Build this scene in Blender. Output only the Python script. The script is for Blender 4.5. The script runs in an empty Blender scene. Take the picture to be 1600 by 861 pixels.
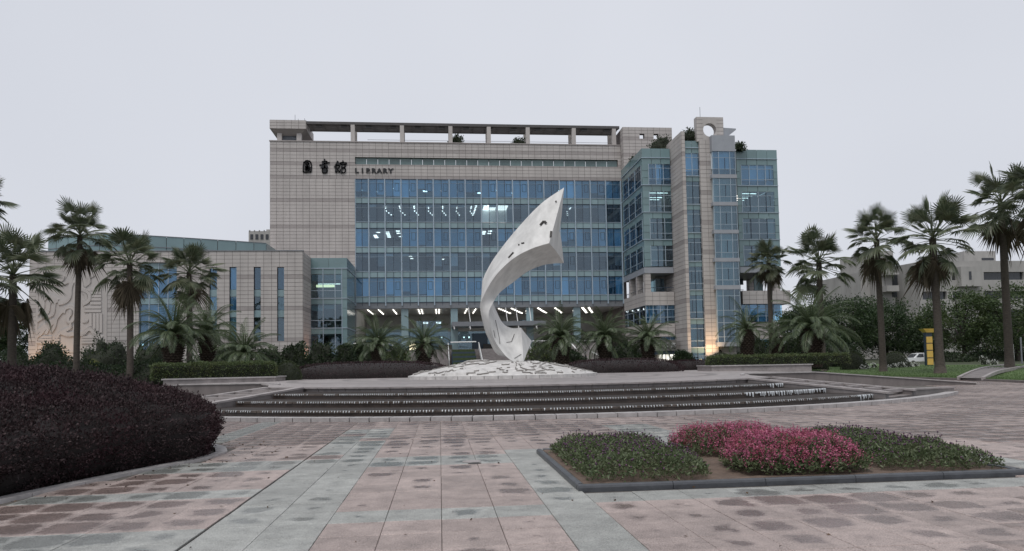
import bpy, math, random
import numpy as np
from mathutils import Vector, Matrix, noise as mnoise

PI = math.pi
scene = bpy.context.scene
COL = scene.collection

# ------------------------------------------------------------------ camera
# world frame: X along the library front, Y away from the viewer, Z up, plaza at Z = 0, metres
CAM_H, FPX, PPX, PPY, ROLL = 1.65, 1120.0, 800.0, 510.0, 0.018
pitch, yaw = math.atan(.0518), math.atan(.1017)
FW = Vector((math.sin(yaw) * math.cos(pitch), math.cos(yaw) * math.cos(pitch), math.sin(pitch)))
R0 = Vector((math.cos(yaw), -math.sin(yaw), 0)); U0 = R0.cross(FW)
RT = R0 * math.cos(ROLL) - U0 * math.sin(ROLL); UP = U0 * math.cos(ROLL) + R0 * math.sin(ROLL)
EYE = Vector((0, 0, CAM_H))
cam = bpy.data.objects.new('camera', bpy.data.cameras.new('camera')); COL.objects.link(cam)
m = Matrix.Identity(4)
for i in range(3):
    m[i][0], m[i][1], m[i][2], m[i][3] = RT[i], UP[i], -FW[i], EYE[i]
cam.matrix_world = m
cam.data.sensor_width = 36; cam.data.lens = FPX / 1600 * 36
cam.data.shift_y = (PPY - 430.5) / 1600
cam.data.clip_end = 3000; cam.data.clip_start = .1
scene.camera = cam

# ------------------------------------------------------------------ sky, sun, exposure
SUN_EL, SUN_AZ = math.radians(64), math.radians(208)     # azimuth clockwise from +Y: behind the viewer, to the left
world = bpy.data.worlds.new('World'); scene.world = world; world.use_nodes = True
nt = world.node_tree; nt.nodes.clear()
wo = nt.nodes.new('ShaderNodeOutputWorld'); bg = nt.nodes.new('ShaderNodeBackground')
sky = nt.nodes.new('ShaderNodeTexSky'); sky.sky_type = 'NISHITA'; sky.sun_disc = False
sky.sun_elevation = SUN_EL; sky.sun_rotation = SUN_AZ; sky.dust_density = 4; sky.air_density = 1.2; sky.ozone_density = 1.5
hs = nt.nodes.new('ShaderNodeHueSaturation'); hs.inputs['Saturation'].default_value = .35
mx = nt.nodes.new('ShaderNodeMix'); mx.data_type = 'RGBA'; mx.inputs[0].default_value = .9
tcw = nt.nodes.new('ShaderNodeTexCoord'); nzw = nt.nodes.new('ShaderNodeTexNoise'); nzw.inputs['Scale'].default_value = 1.3; nzw.inputs['Detail'].default_value = 3
crw = nt.nodes.new('ShaderNodeValToRGB')
crw.color_ramp.elements[0].position = .3; crw.color_ramp.elements[0].color = (5.45, 5.68, 6.3, 1)
crw.color_ramp.elements[1].position = .7; crw.color_ramp.elements[1].color = (6.35, 6.56, 7.15, 1)
nt.links.new(tcw.outputs['Generated'], nzw.inputs['Vector']); nt.links.new(nzw.outputs['Fac'], crw.inputs[0])
nt.links.new(sky.outputs[0], hs.inputs['Color']); nt.links.new(hs.outputs[0], mx.inputs[6]); nt.links.new(crw.outputs[0], mx.inputs[7])
nt.links.new(mx.outputs[2], bg.inputs[0]); bg.inputs[1].default_value = .1
nt.links.new(bg.outputs[0], wo.inputs[0])
sun = bpy.data.objects.new('sun', bpy.data.lights.new('sun', 'SUN')); COL.objects.link(sun)
sun.data.energy = 1.5; sun.data.angle = math.radians(28); sun.data.color = (1, .97, .93)
sd = Vector((math.sin(SUN_AZ) * math.cos(SUN_EL), math.cos(SUN_AZ) * math.cos(SUN_EL), math.sin(SUN_EL)))
sun.rotation_euler = sd.to_track_quat('Z', 'Y').to_euler(); sun.location = (0, 0, 80)
scene.view_settings.view_transform = 'Standard'; scene.view_settings.look = 'None'
scene.view_settings.exposure = .22; scene.view_settings.gamma = 1
scene.render.engine = 'CYCLES'
scene.cycles.transparent_max_bounces = 16; scene.cycles.max_bounces = 8

# ------------------------------------------------------------------ helpers
def ray(x, y): return FW + RT * ((x - PPX) / FPX) + UP * ((PPY - y) / FPX)
def at(x, y, Y):                                         # point on the vertical plane Y = const
    d = ray(x, y); return EYE + d * (Y / d.y)
def gz(x, y, z=0):                                       # point on the level z
    d = ray(x, y); return EYE + d * ((z - CAM_H) / d.z)
def catmull(pts, n):
    pts = [Vector(p) for p in pts]; out = []
    for i in range(len(pts) - 1):
        p0 = pts[max(i - 1, 0)]; p1 = pts[i]; p2 = pts[i + 1]; p3 = pts[min(i + 2, len(pts) - 1)]
        for k in range(n):
            t = k / n
            out.append(.5 * ((2 * p1) + (p2 - p0) * t + (2 * p0 - 5 * p1 + 4 * p2 - p3) * t * t + (3 * p1 - p0 - 3 * p2 + p3) * t ** 3))
    out.append(pts[-1]); return out

ORG = {}
def org(o):
    return ORG.get(o.name, Vector((0, 0, 0))) if o else Vector((0, 0, 0))
def tag(o, label=None, cat=None, group=None, kind=None):
    if label: o['label'] = label
    if cat: o['category'] = cat
    if group: o['group'] = group
    if kind: o['kind'] = kind
    return o
def thing(name, loc, label, cat, group=None):
    o = bpy.data.objects.new(name, None); COL.objects.link(o); o.location = loc; o.empty_display_size = .3
    ORG[o.name] = Vector(loc); return tag(o, label, cat, group)
def link(name, me, parent=None):
    o = bpy.data.objects.new(name, me); COL.objects.link(o)
    if parent: o.parent = parent; ORG[o.name] = org(parent)
    return o
class MB:
    def __init__(s): s.v = []; s.f = []
    def quad(s, *p):
        n = len(s.v); s.v += [tuple(q) for q in p]; s.f.append(tuple(range(n, n + len(p))))
    def hexa(s, p):                                       # 4 bottom, 4 top, counter-clockwise
        n = len(s.v); s.v += [tuple(q) for q in p]
        s.f += [(n+3, n+2, n+1, n), (n+4, n+5, n+6, n+7), (n, n+1, n+5, n+4), (n+1, n+2, n+6, n+5), (n+2, n+3, n+7, n+6), (n+3, n, n+4, n+7)]
    def box(s, x0, x1, y0, y1, z0, z1):
        s.hexa([(x0, y0, z0), (x1, y0, z0), (x1, y1, z0), (x0, y1, z0), (x0, y0, z1), (x1, y0, z1), (x1, y1, z1), (x0, y1, z1)])
    def prism(s, pts, z0, z1):
        n = len(s.v); k = len(pts)
        za = z0 if hasattr(z0, '__len__') else [z0] * k; zb = z1 if hasattr(z1, '__len__') else [z1] * k
        s.v += [(p[0], p[1], z) for p, z in zip(pts, za)] + [(p[0], p[1], z) for p, z in zip(pts, zb)]
        s.f.append(tuple(range(n + k - 1, n - 1, -1))); s.f.append(tuple(range(n + k, n + 2 * k)))
        for i in range(k):
            j = (i + 1) % k; s.f.append((n + i, n + j, n + k + j, n + k + i))
    def tube(s, path, rad, n=8, cap=True):
        path = [Vector(p) for p in path]; base = len(s.v); K = len(path)
        if not hasattr(rad, '__len__'): rad = [rad] * K
        for i, p in enumerate(path):
            d = (path[min(i + 1, K - 1)] - path[max(i - 1, 0)]).normalized()
            a = Vector((1, 0, 0)) if abs(d.x) < .8 else Vector((0, 1, 0))
            u = d.cross(a).normalized(); w = d.cross(u)
            for k in range(n):
                t = 2 * PI * k / n; s.v.append(tuple(p + (u * math.cos(t) + w * math.sin(t)) * rad[i]))
        for i in range(K - 1):
            for k in range(n):
                a = base + i * n + k; b = base + i * n + (k + 1) % n; s.f.append((a, b, b + n, a + n))
        if cap:
            s.f.append(tuple(base + k for k in range(n))); s.f.append(tuple(base + (K - 1) * n + k for k in range(n - 1, -1, -1)))
    def build(s, name, mat, parent=None, smooth=False, kind=None):
        me = bpy.data.meshes.new(name); o = org(parent)
        me.from_pydata([(a - o.x, b - o.y, c - o.z) for a, b, c in s.v], [], s.f)
        if mat: me.materials.append(mat)
        if smooth: me.polygons.foreach_set('use_smooth', [True] * len(me.polygons))
        me.update(); ob = link(name, me, parent)
        if kind: ob['kind'] = kind
        return ob
_unit = {}
def unit_mesh(mat):
    if mat.name not in _unit:
        b = MB(); b.box(-.5, .5, -.5, .5, -.5, .5); me = bpy.data.meshes.new('block_' + mat.name); me.from_pydata(b.v, [], b.f); me.materials.append(mat); _unit[mat.name] = me
    return _unit[mat.name]
def piece(name, mat, parent, x0, x1, y0, y1, z0, z1):      # one block that shares its mesh with all alike
    o = link(name, unit_mesh(mat), parent); c = org(parent)
    o.location = ((x0 + x1) / 2 - c.x, (y0 + y1) / 2 - c.y, (z0 + z1) / 2 - c.z); o.scale = (abs(x1 - x0), abs(y1 - y0), abs(z1 - z0)); return o
def np_mesh(name, V, F, mat=None, tint=None, smooth=False):
    me = bpy.data.meshes.new(name); V = np.asarray(V, np.float32); F = np.asarray(F, np.int32); n, k = F.shape
    me.vertices.add(len(V)); me.vertices.foreach_set('co', V.ravel())
    me.loops.add(n * k); me.loops.foreach_set('vertex_index', F.ravel())
    me.polygons.add(n); me.polygons.foreach_set('loop_start', np.arange(0, n * k, k, dtype=np.int32))
    if smooth: me.polygons.foreach_set('use_smooth', np.ones(n, bool))
    me.update(calc_edges=True)
    if tint is not None:
        a = me.attributes.new('tint', 'FLOAT', 'FACE'); a.data.foreach_set('value', np.asarray(tint, np.float32))
    if mat: me.materials.append(mat)
    return me
def leaf_mesh(name, P, N, size, rng, mat, aspect=.45, spread=.7, hang=0.0):
    """a diamond leaf, folded on its midrib, at each point P; N: rough outward direction"""
    P = np.asarray(P, float); n = len(P); N = np.asarray(N, float)
    D = N + rng.normal(0, spread, (n, 3)); D[:, 2] -= hang; D /= np.linalg.norm(D, axis=1)[:, None] + 1e-9
    A = rng.normal(0, 1, (n, 3)); S = np.cross(D, A); S /= np.linalg.norm(S, axis=1)[:, None] + 1e-9
    T = np.cross(S, D); L = size * rng.uniform(.6, 1.3, n)[:, None]; W = L * aspect
    mid = P + D * L * .5
    V = np.stack([P, mid + S * W * .5 + T * W * .2, P + D * L, mid - S * W * .5 + T * W * .2], 1).reshape(-1, 3)
    F = np.arange(4 * n).reshape(n, 4)
    return np_mesh(name, V, F, mat, rng.uniform(0, 1, n))

# ------------------------------------------------------------------ materials
def nodes(name):
    mt = bpy.data.materials.new(name); mt.use_nodes = True; t = mt.node_tree; b = t.nodes['Principled BSDF']; return mt, t, b
def M(name, col, rough=.6, var=.15, scale=3., spec=.5, metal=0, bump=0., bscale=None, stretch=(1, 1, 1), rvar=0., obj_var=0., det=5., emis=None, estr=0):
    mt, t, b = nodes(name); N = t.nodes.new; L = t.links.new
    geo = N('ShaderNodeNewGeometry'); mp = N('ShaderNodeMapping'); mp.inputs['Scale'].default_value = stretch
    L(geo.outputs['Position'], mp.inputs[0])
    nz = N('ShaderNodeTexNoise'); nz.inputs['Scale'].default_value = scale; nz.inputs['Detail'].default_value = det; nz.inputs['Roughness'].default_value = .6
    L(mp.outputs[0], nz.inputs['Vector'])
    mr = N('ShaderNodeMapRange'); mr.inputs['From Min'].default_value = .25; mr.inputs['From Max'].default_value = .75
    mr.inputs['To Min'].default_value = 1 - var; mr.inputs['To Max'].default_value = 1 + var; L(nz.outputs['Fac'], mr.inputs['Value'])
    val = mr.outputs[0]
    if obj_var:
        oi = N('ShaderNodeObjectInfo'); m2 = N('ShaderNodeMapRange'); m2.inputs['To Min'].default_value = 1 - obj_var; m2.inputs['To Max'].default_value = 1 + obj_var
        L(oi.outputs['Random'], m2.inputs['Value']); mu = N('ShaderNodeMath'); mu.operation = 'MULTIPLY'; L(val, mu.inputs[0]); L(m2.outputs[0], mu.inputs[1]); val = mu.outputs[0]
    vm = N('ShaderNodeVectorMath'); vm.operation = 'SCALE'; vm.inputs[0].default_value = col[:3]; L(val, vm.inputs['Scale']); L(vm.outputs[0], b.inputs['Base Color'])
    b.inputs['Roughness'].default_value = rough; b.inputs['Specular IOR Level'].default_value = spec; b.inputs['Metallic'].default_value = metal
    if rvar:
        m3 = N('ShaderNodeMapRange'); m3.inputs['To Min'].default_value = rough - rvar; m3.inputs['To Max'].default_value = rough + rvar; L(nz.outputs['Fac'], m3.inputs['Value']); L(m3.outputs[0], b.inputs['Roughness'])
    if bump:
        n2 = N('ShaderNodeTexNoise'); n2.inputs['Scale'].default_value = bscale or scale * 4; n2.inputs['Detail'].default_value = 4; L(mp.outputs[0], n2.inputs['Vector'])
        bp = N('ShaderNodeBump'); bp.inputs['Strength'].default_value = bump; bp.inputs['Distance'].default_value = .02; L(n2.outputs['Fac'], bp.inputs['Height']); L(bp.outputs[0], b.inputs['Normal'])
    if emis: b.inputs['Emission Color'].default_value = (*emis, 1); b.inputs['Emission Strength'].default_value = estr
    return mt
def leafmat(name, c1, c2, c3=None, rough=.5, spec=.4, scale=.8, thin=.25):
    """leaf colours run from c1 to c2 leaf by leaf; c3 tints whole patches"""
    mt, t, b = nodes(name); N = t.nodes.new; L = t.links.new
    at_ = N('ShaderNodeAttribute'); at_.attribute_name = 'tint'
    mx = N('ShaderNodeMix'); mx.data_type = 'RGBA'; mx.inputs[6].default_value = (*c1, 1); mx.inputs[7].default_value = (*c2, 1); L(at_.outputs['Fac'], mx.inputs[0])
    out = mx.outputs[2]
    if c3:
        geo = N('ShaderNodeNewGeometry'); nz = N('ShaderNodeTexNoise'); nz.inputs['Scale'].default_value = scale; nz.inputs['Detail'].default_value = 3; L(geo.outputs['Position'], nz.inputs['Vector'])
        mr = N('ShaderNodeMapRange'); mr.inputs['From Min'].default_value = .45; mr.inputs['From Max'].default_value = .68; mr.inputs['To Max'].default_value = .75; L(nz.outputs['Fac'], mr.inputs['Value'])
        m2 = N('ShaderNodeMix'); m2.data_type = 'RGBA'; m2.inputs[7].default_value = (*c3, 1); L(mr.outputs[0], m2.inputs[0]); L(out, m2.inputs[6]); out = m2.outputs[2]
    L(out, b.inputs['Base Color']); b.inputs['Roughness'].default_value = rough; b.inputs['Specular IOR Level'].default_value = spec
    if thin:
        o = t.nodes['Material Output']; tr = N('ShaderNodeBsdfTranslucent'); L(out, tr.inputs[0]); ms = N('ShaderNodeMixShader'); ms.inputs[0].default_value = thin
        L(b.outputs[0], ms.inputs[1]); L(tr.outputs[0], ms.inputs[2]); L(ms.outputs[0], o.inputs[0])
    return mt
def glassmat(name, tintc, gloss=.06, rough=.02, wob=.15):
    mt = bpy.data.materials.new(name); mt.use_nodes = True; t = mt.node_tree; t.nodes.clear(); N = t.nodes.new; L = t.links.new
    o = N('ShaderNodeOutputMaterial'); tr = N('ShaderNodeBsdfTransparent'); gl = N('ShaderNodeBsdfGlossy'); gl.inputs['Roughness'].default_value = rough
    fr = N('ShaderNodeFresnel'); fr.inputs[0].default_value = 1.5; ad = N('ShaderNodeMath'); ad.operation = 'ADD'; ad.inputs[1].default_value = gloss; L(fr.outputs[0], ad.inputs[0])
    oi = N('ShaderNodeObjectInfo'); mr = N('ShaderNodeMapRange'); mr.inputs['To Min'].default_value = .8; mr.inputs['To Max'].default_value = 1.1; L(oi.outputs['Random'], mr.inputs['Value'])
    vm = N('ShaderNodeVectorMath'); vm.operation = 'SCALE'; vm.inputs[0].default_value = tintc; L(mr.outputs[0], vm.inputs['Scale']); L(vm.outputs[0], tr.inputs[0])
    gl.inputs[0].default_value = (.75, .88, 1, 1)
    nz = N('ShaderNodeTexNoise'); nz.inputs['Scale'].default_value = .5; geo = N('ShaderNodeNewGeometry'); L(geo.outputs['Position'], nz.inputs['Vector'])
    bp = N('ShaderNodeBump'); bp.inputs['Strength'].default_value = wob; bp.inputs['Distance'].default_value = .1; L(nz.outputs['Fac'], bp.inputs['Height']); L(bp.outputs[0], gl.inputs['Normal'])
    ms = N('ShaderNodeMixShader'); L(ad.outputs[0], ms.inputs[0]); L(tr.outputs[0], ms.inputs[1]); L(gl.outputs[0], ms.inputs[2]); L(ms.outputs[0], o.inputs[0])
    return mt
def pavemat(name, c, dark):
    """granite slab: grain, plus damp patches that start in the middle of a slab and dry from the joints inwards"""
    mt, t, b = nodes(name); N = t.nodes.new; L = t.links.new
    def math_(op, a, bb=None):
        n = N('ShaderNodeMath'); n.operation = op
        for i, x in enumerate((a, bb)):
            if x is None: continue
            if isinstance(x, (int, float)): n.inputs[i].default_value = x
            else: L(x, n.inputs[i])
        return n.outputs[0]
    geo = N('ShaderNodeNewGeometry'); sx = N('ShaderNodeSeparateXYZ'); L(geo.outputs['Position'], sx.inputs[0])
    def nz(scale, det=4, rough=.6):
        n = N('ShaderNodeTexNoise'); n.inputs['Scale'].default_value = scale; n.inputs['Detail'].default_value = det; n.inputs['Roughness'].default_value = rough; L(geo.outputs['Position'], n.inputs['Vector']); return n.outputs['Fac']
    def cell(o):                                           # 0 at the slab's middle, .5 at its joints
        return math_('ABSOLUTE', math_('SUBTRACT', math_('FRACT', math_('DIVIDE', o, .6)), .5))
    u, v = cell(sx.outputs[0]), cell(sx.outputs[1])
    d4 = math_('POWER', math_('ADD', math_('POWER', u, 4), math_('POWER', v, 4)), 1 / 4)
    fx, fy = math_('FLOOR', math_('DIVIDE', sx.outputs[0], .6)), math_('FLOOR', math_('DIVIDE', sx.outputs[1], .6))
    cb_ = N('ShaderNodeCombineXYZ'); L(fx, cb_.inputs[0]); L(fy, cb_.inputs[1]); wn = N('ShaderNodeTexWhiteNoise'); wn.noise_dimensions = '2D'; L(cb_.outputs[0], wn.inputs['Vector'])
    slab_r = wn.outputs['Value']
    fine = math_('SUBTRACT', nz(9, 9, .75), .5); speck = math_('SUBTRACT', nz(46, 3, .8), .5)
    d = math_('ADD', math_('ADD', d4, math_('MULTIPLY', fine, .55)), math_('MULTIPLY', speck, .22))
    big = nz(.30, 3); mid = nz(1.1, 4)
    ybias = N('ShaderNodeMapRange'); ybias.inputs['From Min'].default_value = 11.5; ybias.inputs['From Max'].default_value = 15.5; ybias.inputs['To Max'].default_value = .26; L(sx.outputs[1], ybias.inputs['Value'])
    xbias = N('ShaderNodeMapRange'); xbias.inputs['From Min'].default_value = -2.2; xbias.inputs['From Max'].default_value = -3.4; xbias.inputs['To Max'].default_value = .24; L(sx.outputs[0], xbias.inputs['Value'])
    lim = math_('ADD', math_('MULTIPLY', math_('SUBTRACT', big, .5), 2.2), math_('MULTIPLY', math_('SUBTRACT', mid, .5), 1.0))
    lim = math_('ADD', lim, math_('MULTIPLY', math_('SUBTRACT', slab_r, .5), .34)); rb_ = math_('MULTIPLY', math_('MULTIPLY', math_('GREATER_THAN', sx.outputs[0], 1.8), math_('LESS_THAN', sx.outputs[1], 8.7)), .17); lim = math_('MINIMUM', math_('ADD', math_('ADD', math_('ADD', lim, rb_), ybias.outputs[0]), xbias.outputs[0]), .40)
    e = math_('SUBTRACT', math_('ADD', lim, .10), d)          # > 0: still damp
    wet = N('ShaderNodeMapRange'); wet.inputs['From Min'].default_value = -.04; wet.inputs['From Max'].default_value = .10; L(e, wet.inputs['Value'])
    grain = nz(70, 2, .8); g2 = nz(2.6, 12, .80)
    cm = N('ShaderNodeMix'); cm.data_type = 'RGBA'; cm.inputs[6].default_value = (*c, 1); cm.inputs[7].default_value = (*dark, 1); L(math_('MULTIPLY', wet.outputs[0], .9), cm.inputs[0])
    k = math_('ADD', math_('MULTIPLY', math_('SUBTRACT', grain, .5), 2.7), math_('MULTIPLY', math_('SUBTRACT', g2, .5), 1.9)); k = math_('ADD', k, 1.0)
    grime = N('ShaderNodeMapRange'); grime.inputs['From Min'].default_value = .56; grime.inputs['From Max'].default_value = .70; grime.inputs['To Min'].default_value = 1; grime.inputs['To Max'].default_value = .62; L(nz(4.3, 12, .82), grime.inputs['Value'])
    k = math_('MULTIPLY', math_('MULTIPLY', math_('MAXIMUM', k, .35), grime.outputs[0]), math_('ADD', .86, math_('MULTIPLY', slab_r, .26)))
    vm = N('ShaderNodeVectorMath'); vm.operation = 'SCALE'; L(cm.outputs[2], vm.inputs[0]); L(k, vm.inputs['Scale']); L(vm.outputs[0], b.inputs['Base Color'])
    rr = N('ShaderNodeMapRange'); rr.inputs['To Min'].default_value = .55; rr.inputs['To Max'].default_value = .27; L(wet.outputs[0], rr.inputs['Value']); L(rr.outputs[0], b.inputs['Roughness'])
    bp = N('ShaderNodeBump'); bp.inputs['Strength'].default_value = .25; bp.inputs['Distance'].default_value = .004; L(math_('ADD', grain, g2), bp.inputs['Height']); L(bp.outputs[0], b.inputs['Normal'])
    return mt

MT = {}
MT['pink'] = pavemat('pink_granite', (.305, .248, .228), (.13, .095, .086))
MT['grey'] = pavemat('grey_granite', (.275, .278, .262), (.14, .146, .138))
MT['joint'] = M('joint_dirt', (.10, .09, .08), .9)
MT['kerb'] = M('kerb_granite', (.36, .34, .335), .5, .25, 4, bump=.3)
MT['wetstone'] = M('wet_brown_stone', (.060, .045, .038), .35, .5, 2.5, bump=.4, stretch=(1, 1, .25))
MT['step'] = M('grey_brown_stone', (.20, .18, .175), .45, .3, 2, bump=.3)
MT['darkwall'] = M('weathered_granite_wall', (.16, .14, .135), .6, .35, 1.5, bump=.3, stretch=(1, 1, .3))
MT['paleslab'] = M('pale_granite', (.29, .262, .255), .5, .32, 2.2, bump=.2)
MT['white_stone'] = M('white_stone', (.54, .535, .52), .5, .24, 1.6, bump=.25, bscale=9, stretch=(1, 1, .22))
MT['relief'] = M('white_relief_stone', (.50, .485, .47), .65, .28, 2.5, bump=.4)
MT['stain'] = M('black_stain', (.045, .042, .04), .8, .4)
MT['water'] = M('pool_water', (.03, .03, .028), .06, .2, 2, spec=.6, bump=.15, bscale=6)
MT['film'] = M('water_film_on_brown_stone', (.030, .023, .019), .5, .4, 3, spec=.12, bump=.3, bscale=9)
MT['fall'] = M('falling_water', (.58, .61, .63), .25, .1, 8)
MT['soil'] = M('soil', (.115, .08, .06), .9, .35, 6, bump=.6)
MT['darkkerb'] = M('dark_granite_edging', (.062, .066, .074), .38, .3, 5, bump=.2)
MT['lawn'] = M('lawn', (.075, .125, .035), .9, .35, 1.2, bump=.8, bscale=30)
MT['garden'] = M('garden_earth', (.045, .055, .028), .95, .4, .8)
MT['asphalt'] = M('asphalt', (.06, .06, .062), .7, .2, 2)
rng = np.random.default_rng(7); random.seed(7)
CX, CY = 4.0, 45.7                                         # centre of the round plaza: the sculpture
def pol(r, a): return CX + r * math.sin(a), CY - r * math.cos(a)    # a: angle from the direction of the viewer, to the right

# ------------------------------------------------------------------ ground
def sstep(a, b, x):
    t = np.clip((x - a) / (b - a), 0, 1); return t * t * (3 - 2 * t)
def ground_z(x, y):
    r = np.hypot(x - CX, y - CY)
    z = .13 + .52 * sstep(30.4, 47, r) + .7 * sstep(70, 96, y) * sstep(30.4, 40, r)
    back = sstep(58, 62, y) * (np.abs(x - 4) < 30)
    z = np.maximum(z, back * (.72 + .6 * sstep(64, 95, y)))
    z = np.where((r < 30.6) & (y < 58), -.35, z)
    near = (y < 30) & (r > 30)
    return np.where(near, -.35, z)
def make_ground():
    xs = np.concatenate([[-1500, -600, -300], np.arange(-140, 141, 1.4), [300, 600, 1500]]); ys = np.concatenate([[-400, -100], np.arange(-20, 231, 1.4), [400, 900, 2500]])
    X, Y = np.meshgrid(xs, ys); Z = ground_z(X, Y); V = np.stack([X, Y, Z], -1).reshape(-1, 3); nx = len(xs)
    i = np.arange((len(ys) - 1) * (nx - 1)); r, c = i // (nx - 1), i % (nx - 1); a = r * nx + c
    F = np.stack([a, a + 1, a + nx + 1, a + nx], 1)
    tag(link('ground', np_mesh('ground', V, F, MT['garden'], smooth=True)), kind='structure')
make_ground()
def grey_at(i, j):                                         # which slabs of the plaza are grey; i: column from X = 0, j: row from Y = 0
    x, y = (i + .5) * .6, (j + .5) * .6
    if i in (-4, -3): return y < 19.5 and not (y > 13 and (i * 3 + j * 5) % 7 == 0)
    if i == 2: return y < 13.8
    if 12.0 < y < 13.0: return x < 1.9
    if -2 <= i <= 1 and 7.8 < y < 8.4: return True
    if i >= 2 and 8.4 < y < 9.0 and x < 8.7: return True
    if 13.2 < y < 13.8 and 1 < x < 9: return True
    if 8.2 < x < 8.8 and 8 < y < 14: return True
    if i < -4 and y < 7.8: return True
    if i < -4 and 9.6 < y < 10.2: return True
    if i in (7, 8) and 14 < y < 18.5: return True
    if i < -4 and y > 13.8 and (i % 9 == 0): return True
    return False
HEDGE = [(-6.7, 6.0), (-5.75, 9.7), (-4.95, 12.3), (-4.25, 14.3), (-5.0, 16.2), (-7.2, 18.2), (-11, 19.3), (-16, 18.6), (-19, 14), (-18, 7), (-12, 3.6), (-8.6, 3.8)]
HP = [Vector((p[0], p[1], 0)) for p in HEDGE]
hcurve = np.array([(p.x, p.y) for p in catmull(HP[-2:] + HP + HP[:2], 12)][24:-12])
def inside(poly, x, y):
    x = np.asarray(x); y = np.asarray(y); r = np.zeros(x.shape, bool); n = len(poly)
    for k in range(n):
        (x1, y1), (x2, y2) = poly[k], poly[(k + 1) % n]
        cr = ((y1 > y) != (y2 > y)) & (x < (x2 - x1) * (y - y1) / (y2 - y1 + 1e-12) + x1); r ^= cr
    return r
def bdist(poly, x, y):
    P = np.stack([x, y], -1); best = np.full(len(P), 1e9)
    for k in range(len(poly)):
        a = poly[k]; b = poly[(k + 1) % len(poly)]; d = b - a; t = np.clip(((P - a) @ d) / (d @ d + 1e-12), 0, 1); best = np.minimum(best, np.linalg.norm(P - a - t[:, None] * d, axis=1))
    return best
hout = hcurve + 0
_c = hcurve.mean(0); _dn = (hcurve - _c) / np.linalg.norm(hcurve - _c, axis=1)[:, None]; hout = hcurve + _dn * .12
BX0, BX1, BY0, BY1 = 1.8, 7.95, 9.2, 13.15                # the flower bed
def make_plaza():
    b = MB(); b.quad((-70, -10, -.02), (70, -10, -.02), (70, 60, -.02), (-70, 60, -.02))
    pl = b.build('plaza', MT['joint']); pl['kind'] = 'structure'
    tiles = []
    for j in range(6, 100):
        for i in range(-70, 72):
            x, y = (i + .5) * .6, (j + .5) * .6; r = math.hypot(x - CX, y - CY)
            if r < 24.6 or r > 31.5 and y > 30: continue
            if not (-.70 * y - .9 < x < .90 * y + 1.2): continue
            if BX0 + .05 < x < BX1 - .05 and BY0 + .05 < y < BY1 - .05: continue
            tiles.append((i, j, x, y))
    T = np.array([(t[2], t[3]) for t in tiles]); inh = inside(hout, T[:, 0], T[:, 1]); tiles = [t for t, q in zip(tiles, inh) if not q]
    tiles.sort(key=lambda t: math.hypot(t[2] - .3, t[3]))
    vis = [t for t in tiles if -.62 * t[3] - .25 < t[2] < .83 * t[3] + .3 and t[3] > 5.2]; near = set(map(tuple, vis[:300]))
    me = {}
    for nm in ('pink', 'grey'):
        s = .2972; h = .293; q = MB()
        q.v = [(-s, -s, -.03), (s, -s, -.03), (s, s, -.03), (-s, s, -.03), (-s, -s, -.004), (s, -s, -.004), (s, s, -.004), (-s, s, -.004), (-h, -h, 0), (h, -h, 0), (h, h, 0), (-h, h, 0)]
        q.f = [(0, 1, 5, 4), (1, 2, 6, 5), (2, 3, 7, 6), (3, 0, 4, 7), (4, 5, 9, 8), (5, 6, 10, 9), (6, 7, 11, 10), (7, 4, 8, 11), (8, 9, 10, 11)]
        mm = bpy.data.meshes.new('slab_' + nm); mm.from_pydata(q.v, [], q.f); mm.materials.append(MT[nm]); me[nm] = mm
    rest = {'pink': [], 'grey': []}
    R = random.Random(3)
    for t in tiles:
        i, j, x, y = t; g = 'grey' if grey_at(i, j) else 'pink'
        if i == -5: x -= .03
        if t in near:
            o = link('paving_slab', me[g], pl); o.location = (x, y, R.uniform(-.0025, .0025)); o.rotation_euler = (R.gauss(0, .0012), R.gauss(0, .0012), 0)
        else: rest[g].append((x, y, R.uniform(-.003, .003)))
    for g, L in rest.items():
        if not L: continue
        P = np.array(L); s = .2965
        off = np.array([(-s, -s, 0), (s, -s, 0), (s, s, 0), (-s, s, 0), (-s, -s, -.03), (s, -s, -.03), (s, s, -.03), (-s, s, -.03)])
        V = (P[:, None] + off[None]).reshape(-1, 3); base = np.arange(len(P))[:, None, None] * 8
        F = (base + np.array([(0, 1, 2, 3), (4, 5, 1, 0), (5, 6, 2, 1), (6, 7, 3, 2), (7, 4, 0, 3)])[None]).reshape(-1, 4)
        o = link('paving_slabs', np_mesh('paving_slabs', V, F, MT[g]), pl); o['kind'] = 'stuff'
    d = MB(); d.box(-2.455, -2.42, 3, 12.9, -.03, -.012); d.build('drain_slot', MT['stain'], pl)
    dc = thing('drain_cover', (.52, 12.4, .004), 'small round dark drain cover in the paving by the grey band', 'drain cover')
    ring = MB(); ring.prism([(.52 + .16 * math.cos(a * PI / 12), 12.3 + .16 * math.sin(a * PI / 12)) for a in range(24)], .001, .004); ring.build('cover_plate', MT['paleslab'], dc)
    ring = MB(); ring.prism([(.56 + .11 * math.cos(a * PI / 12), 12.05 + .1 * math.sin(a * PI / 12)) for a in range(24)], .001, .006); ring.build('cover_hole', MT['stain'], dc)
make_plaza()
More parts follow.
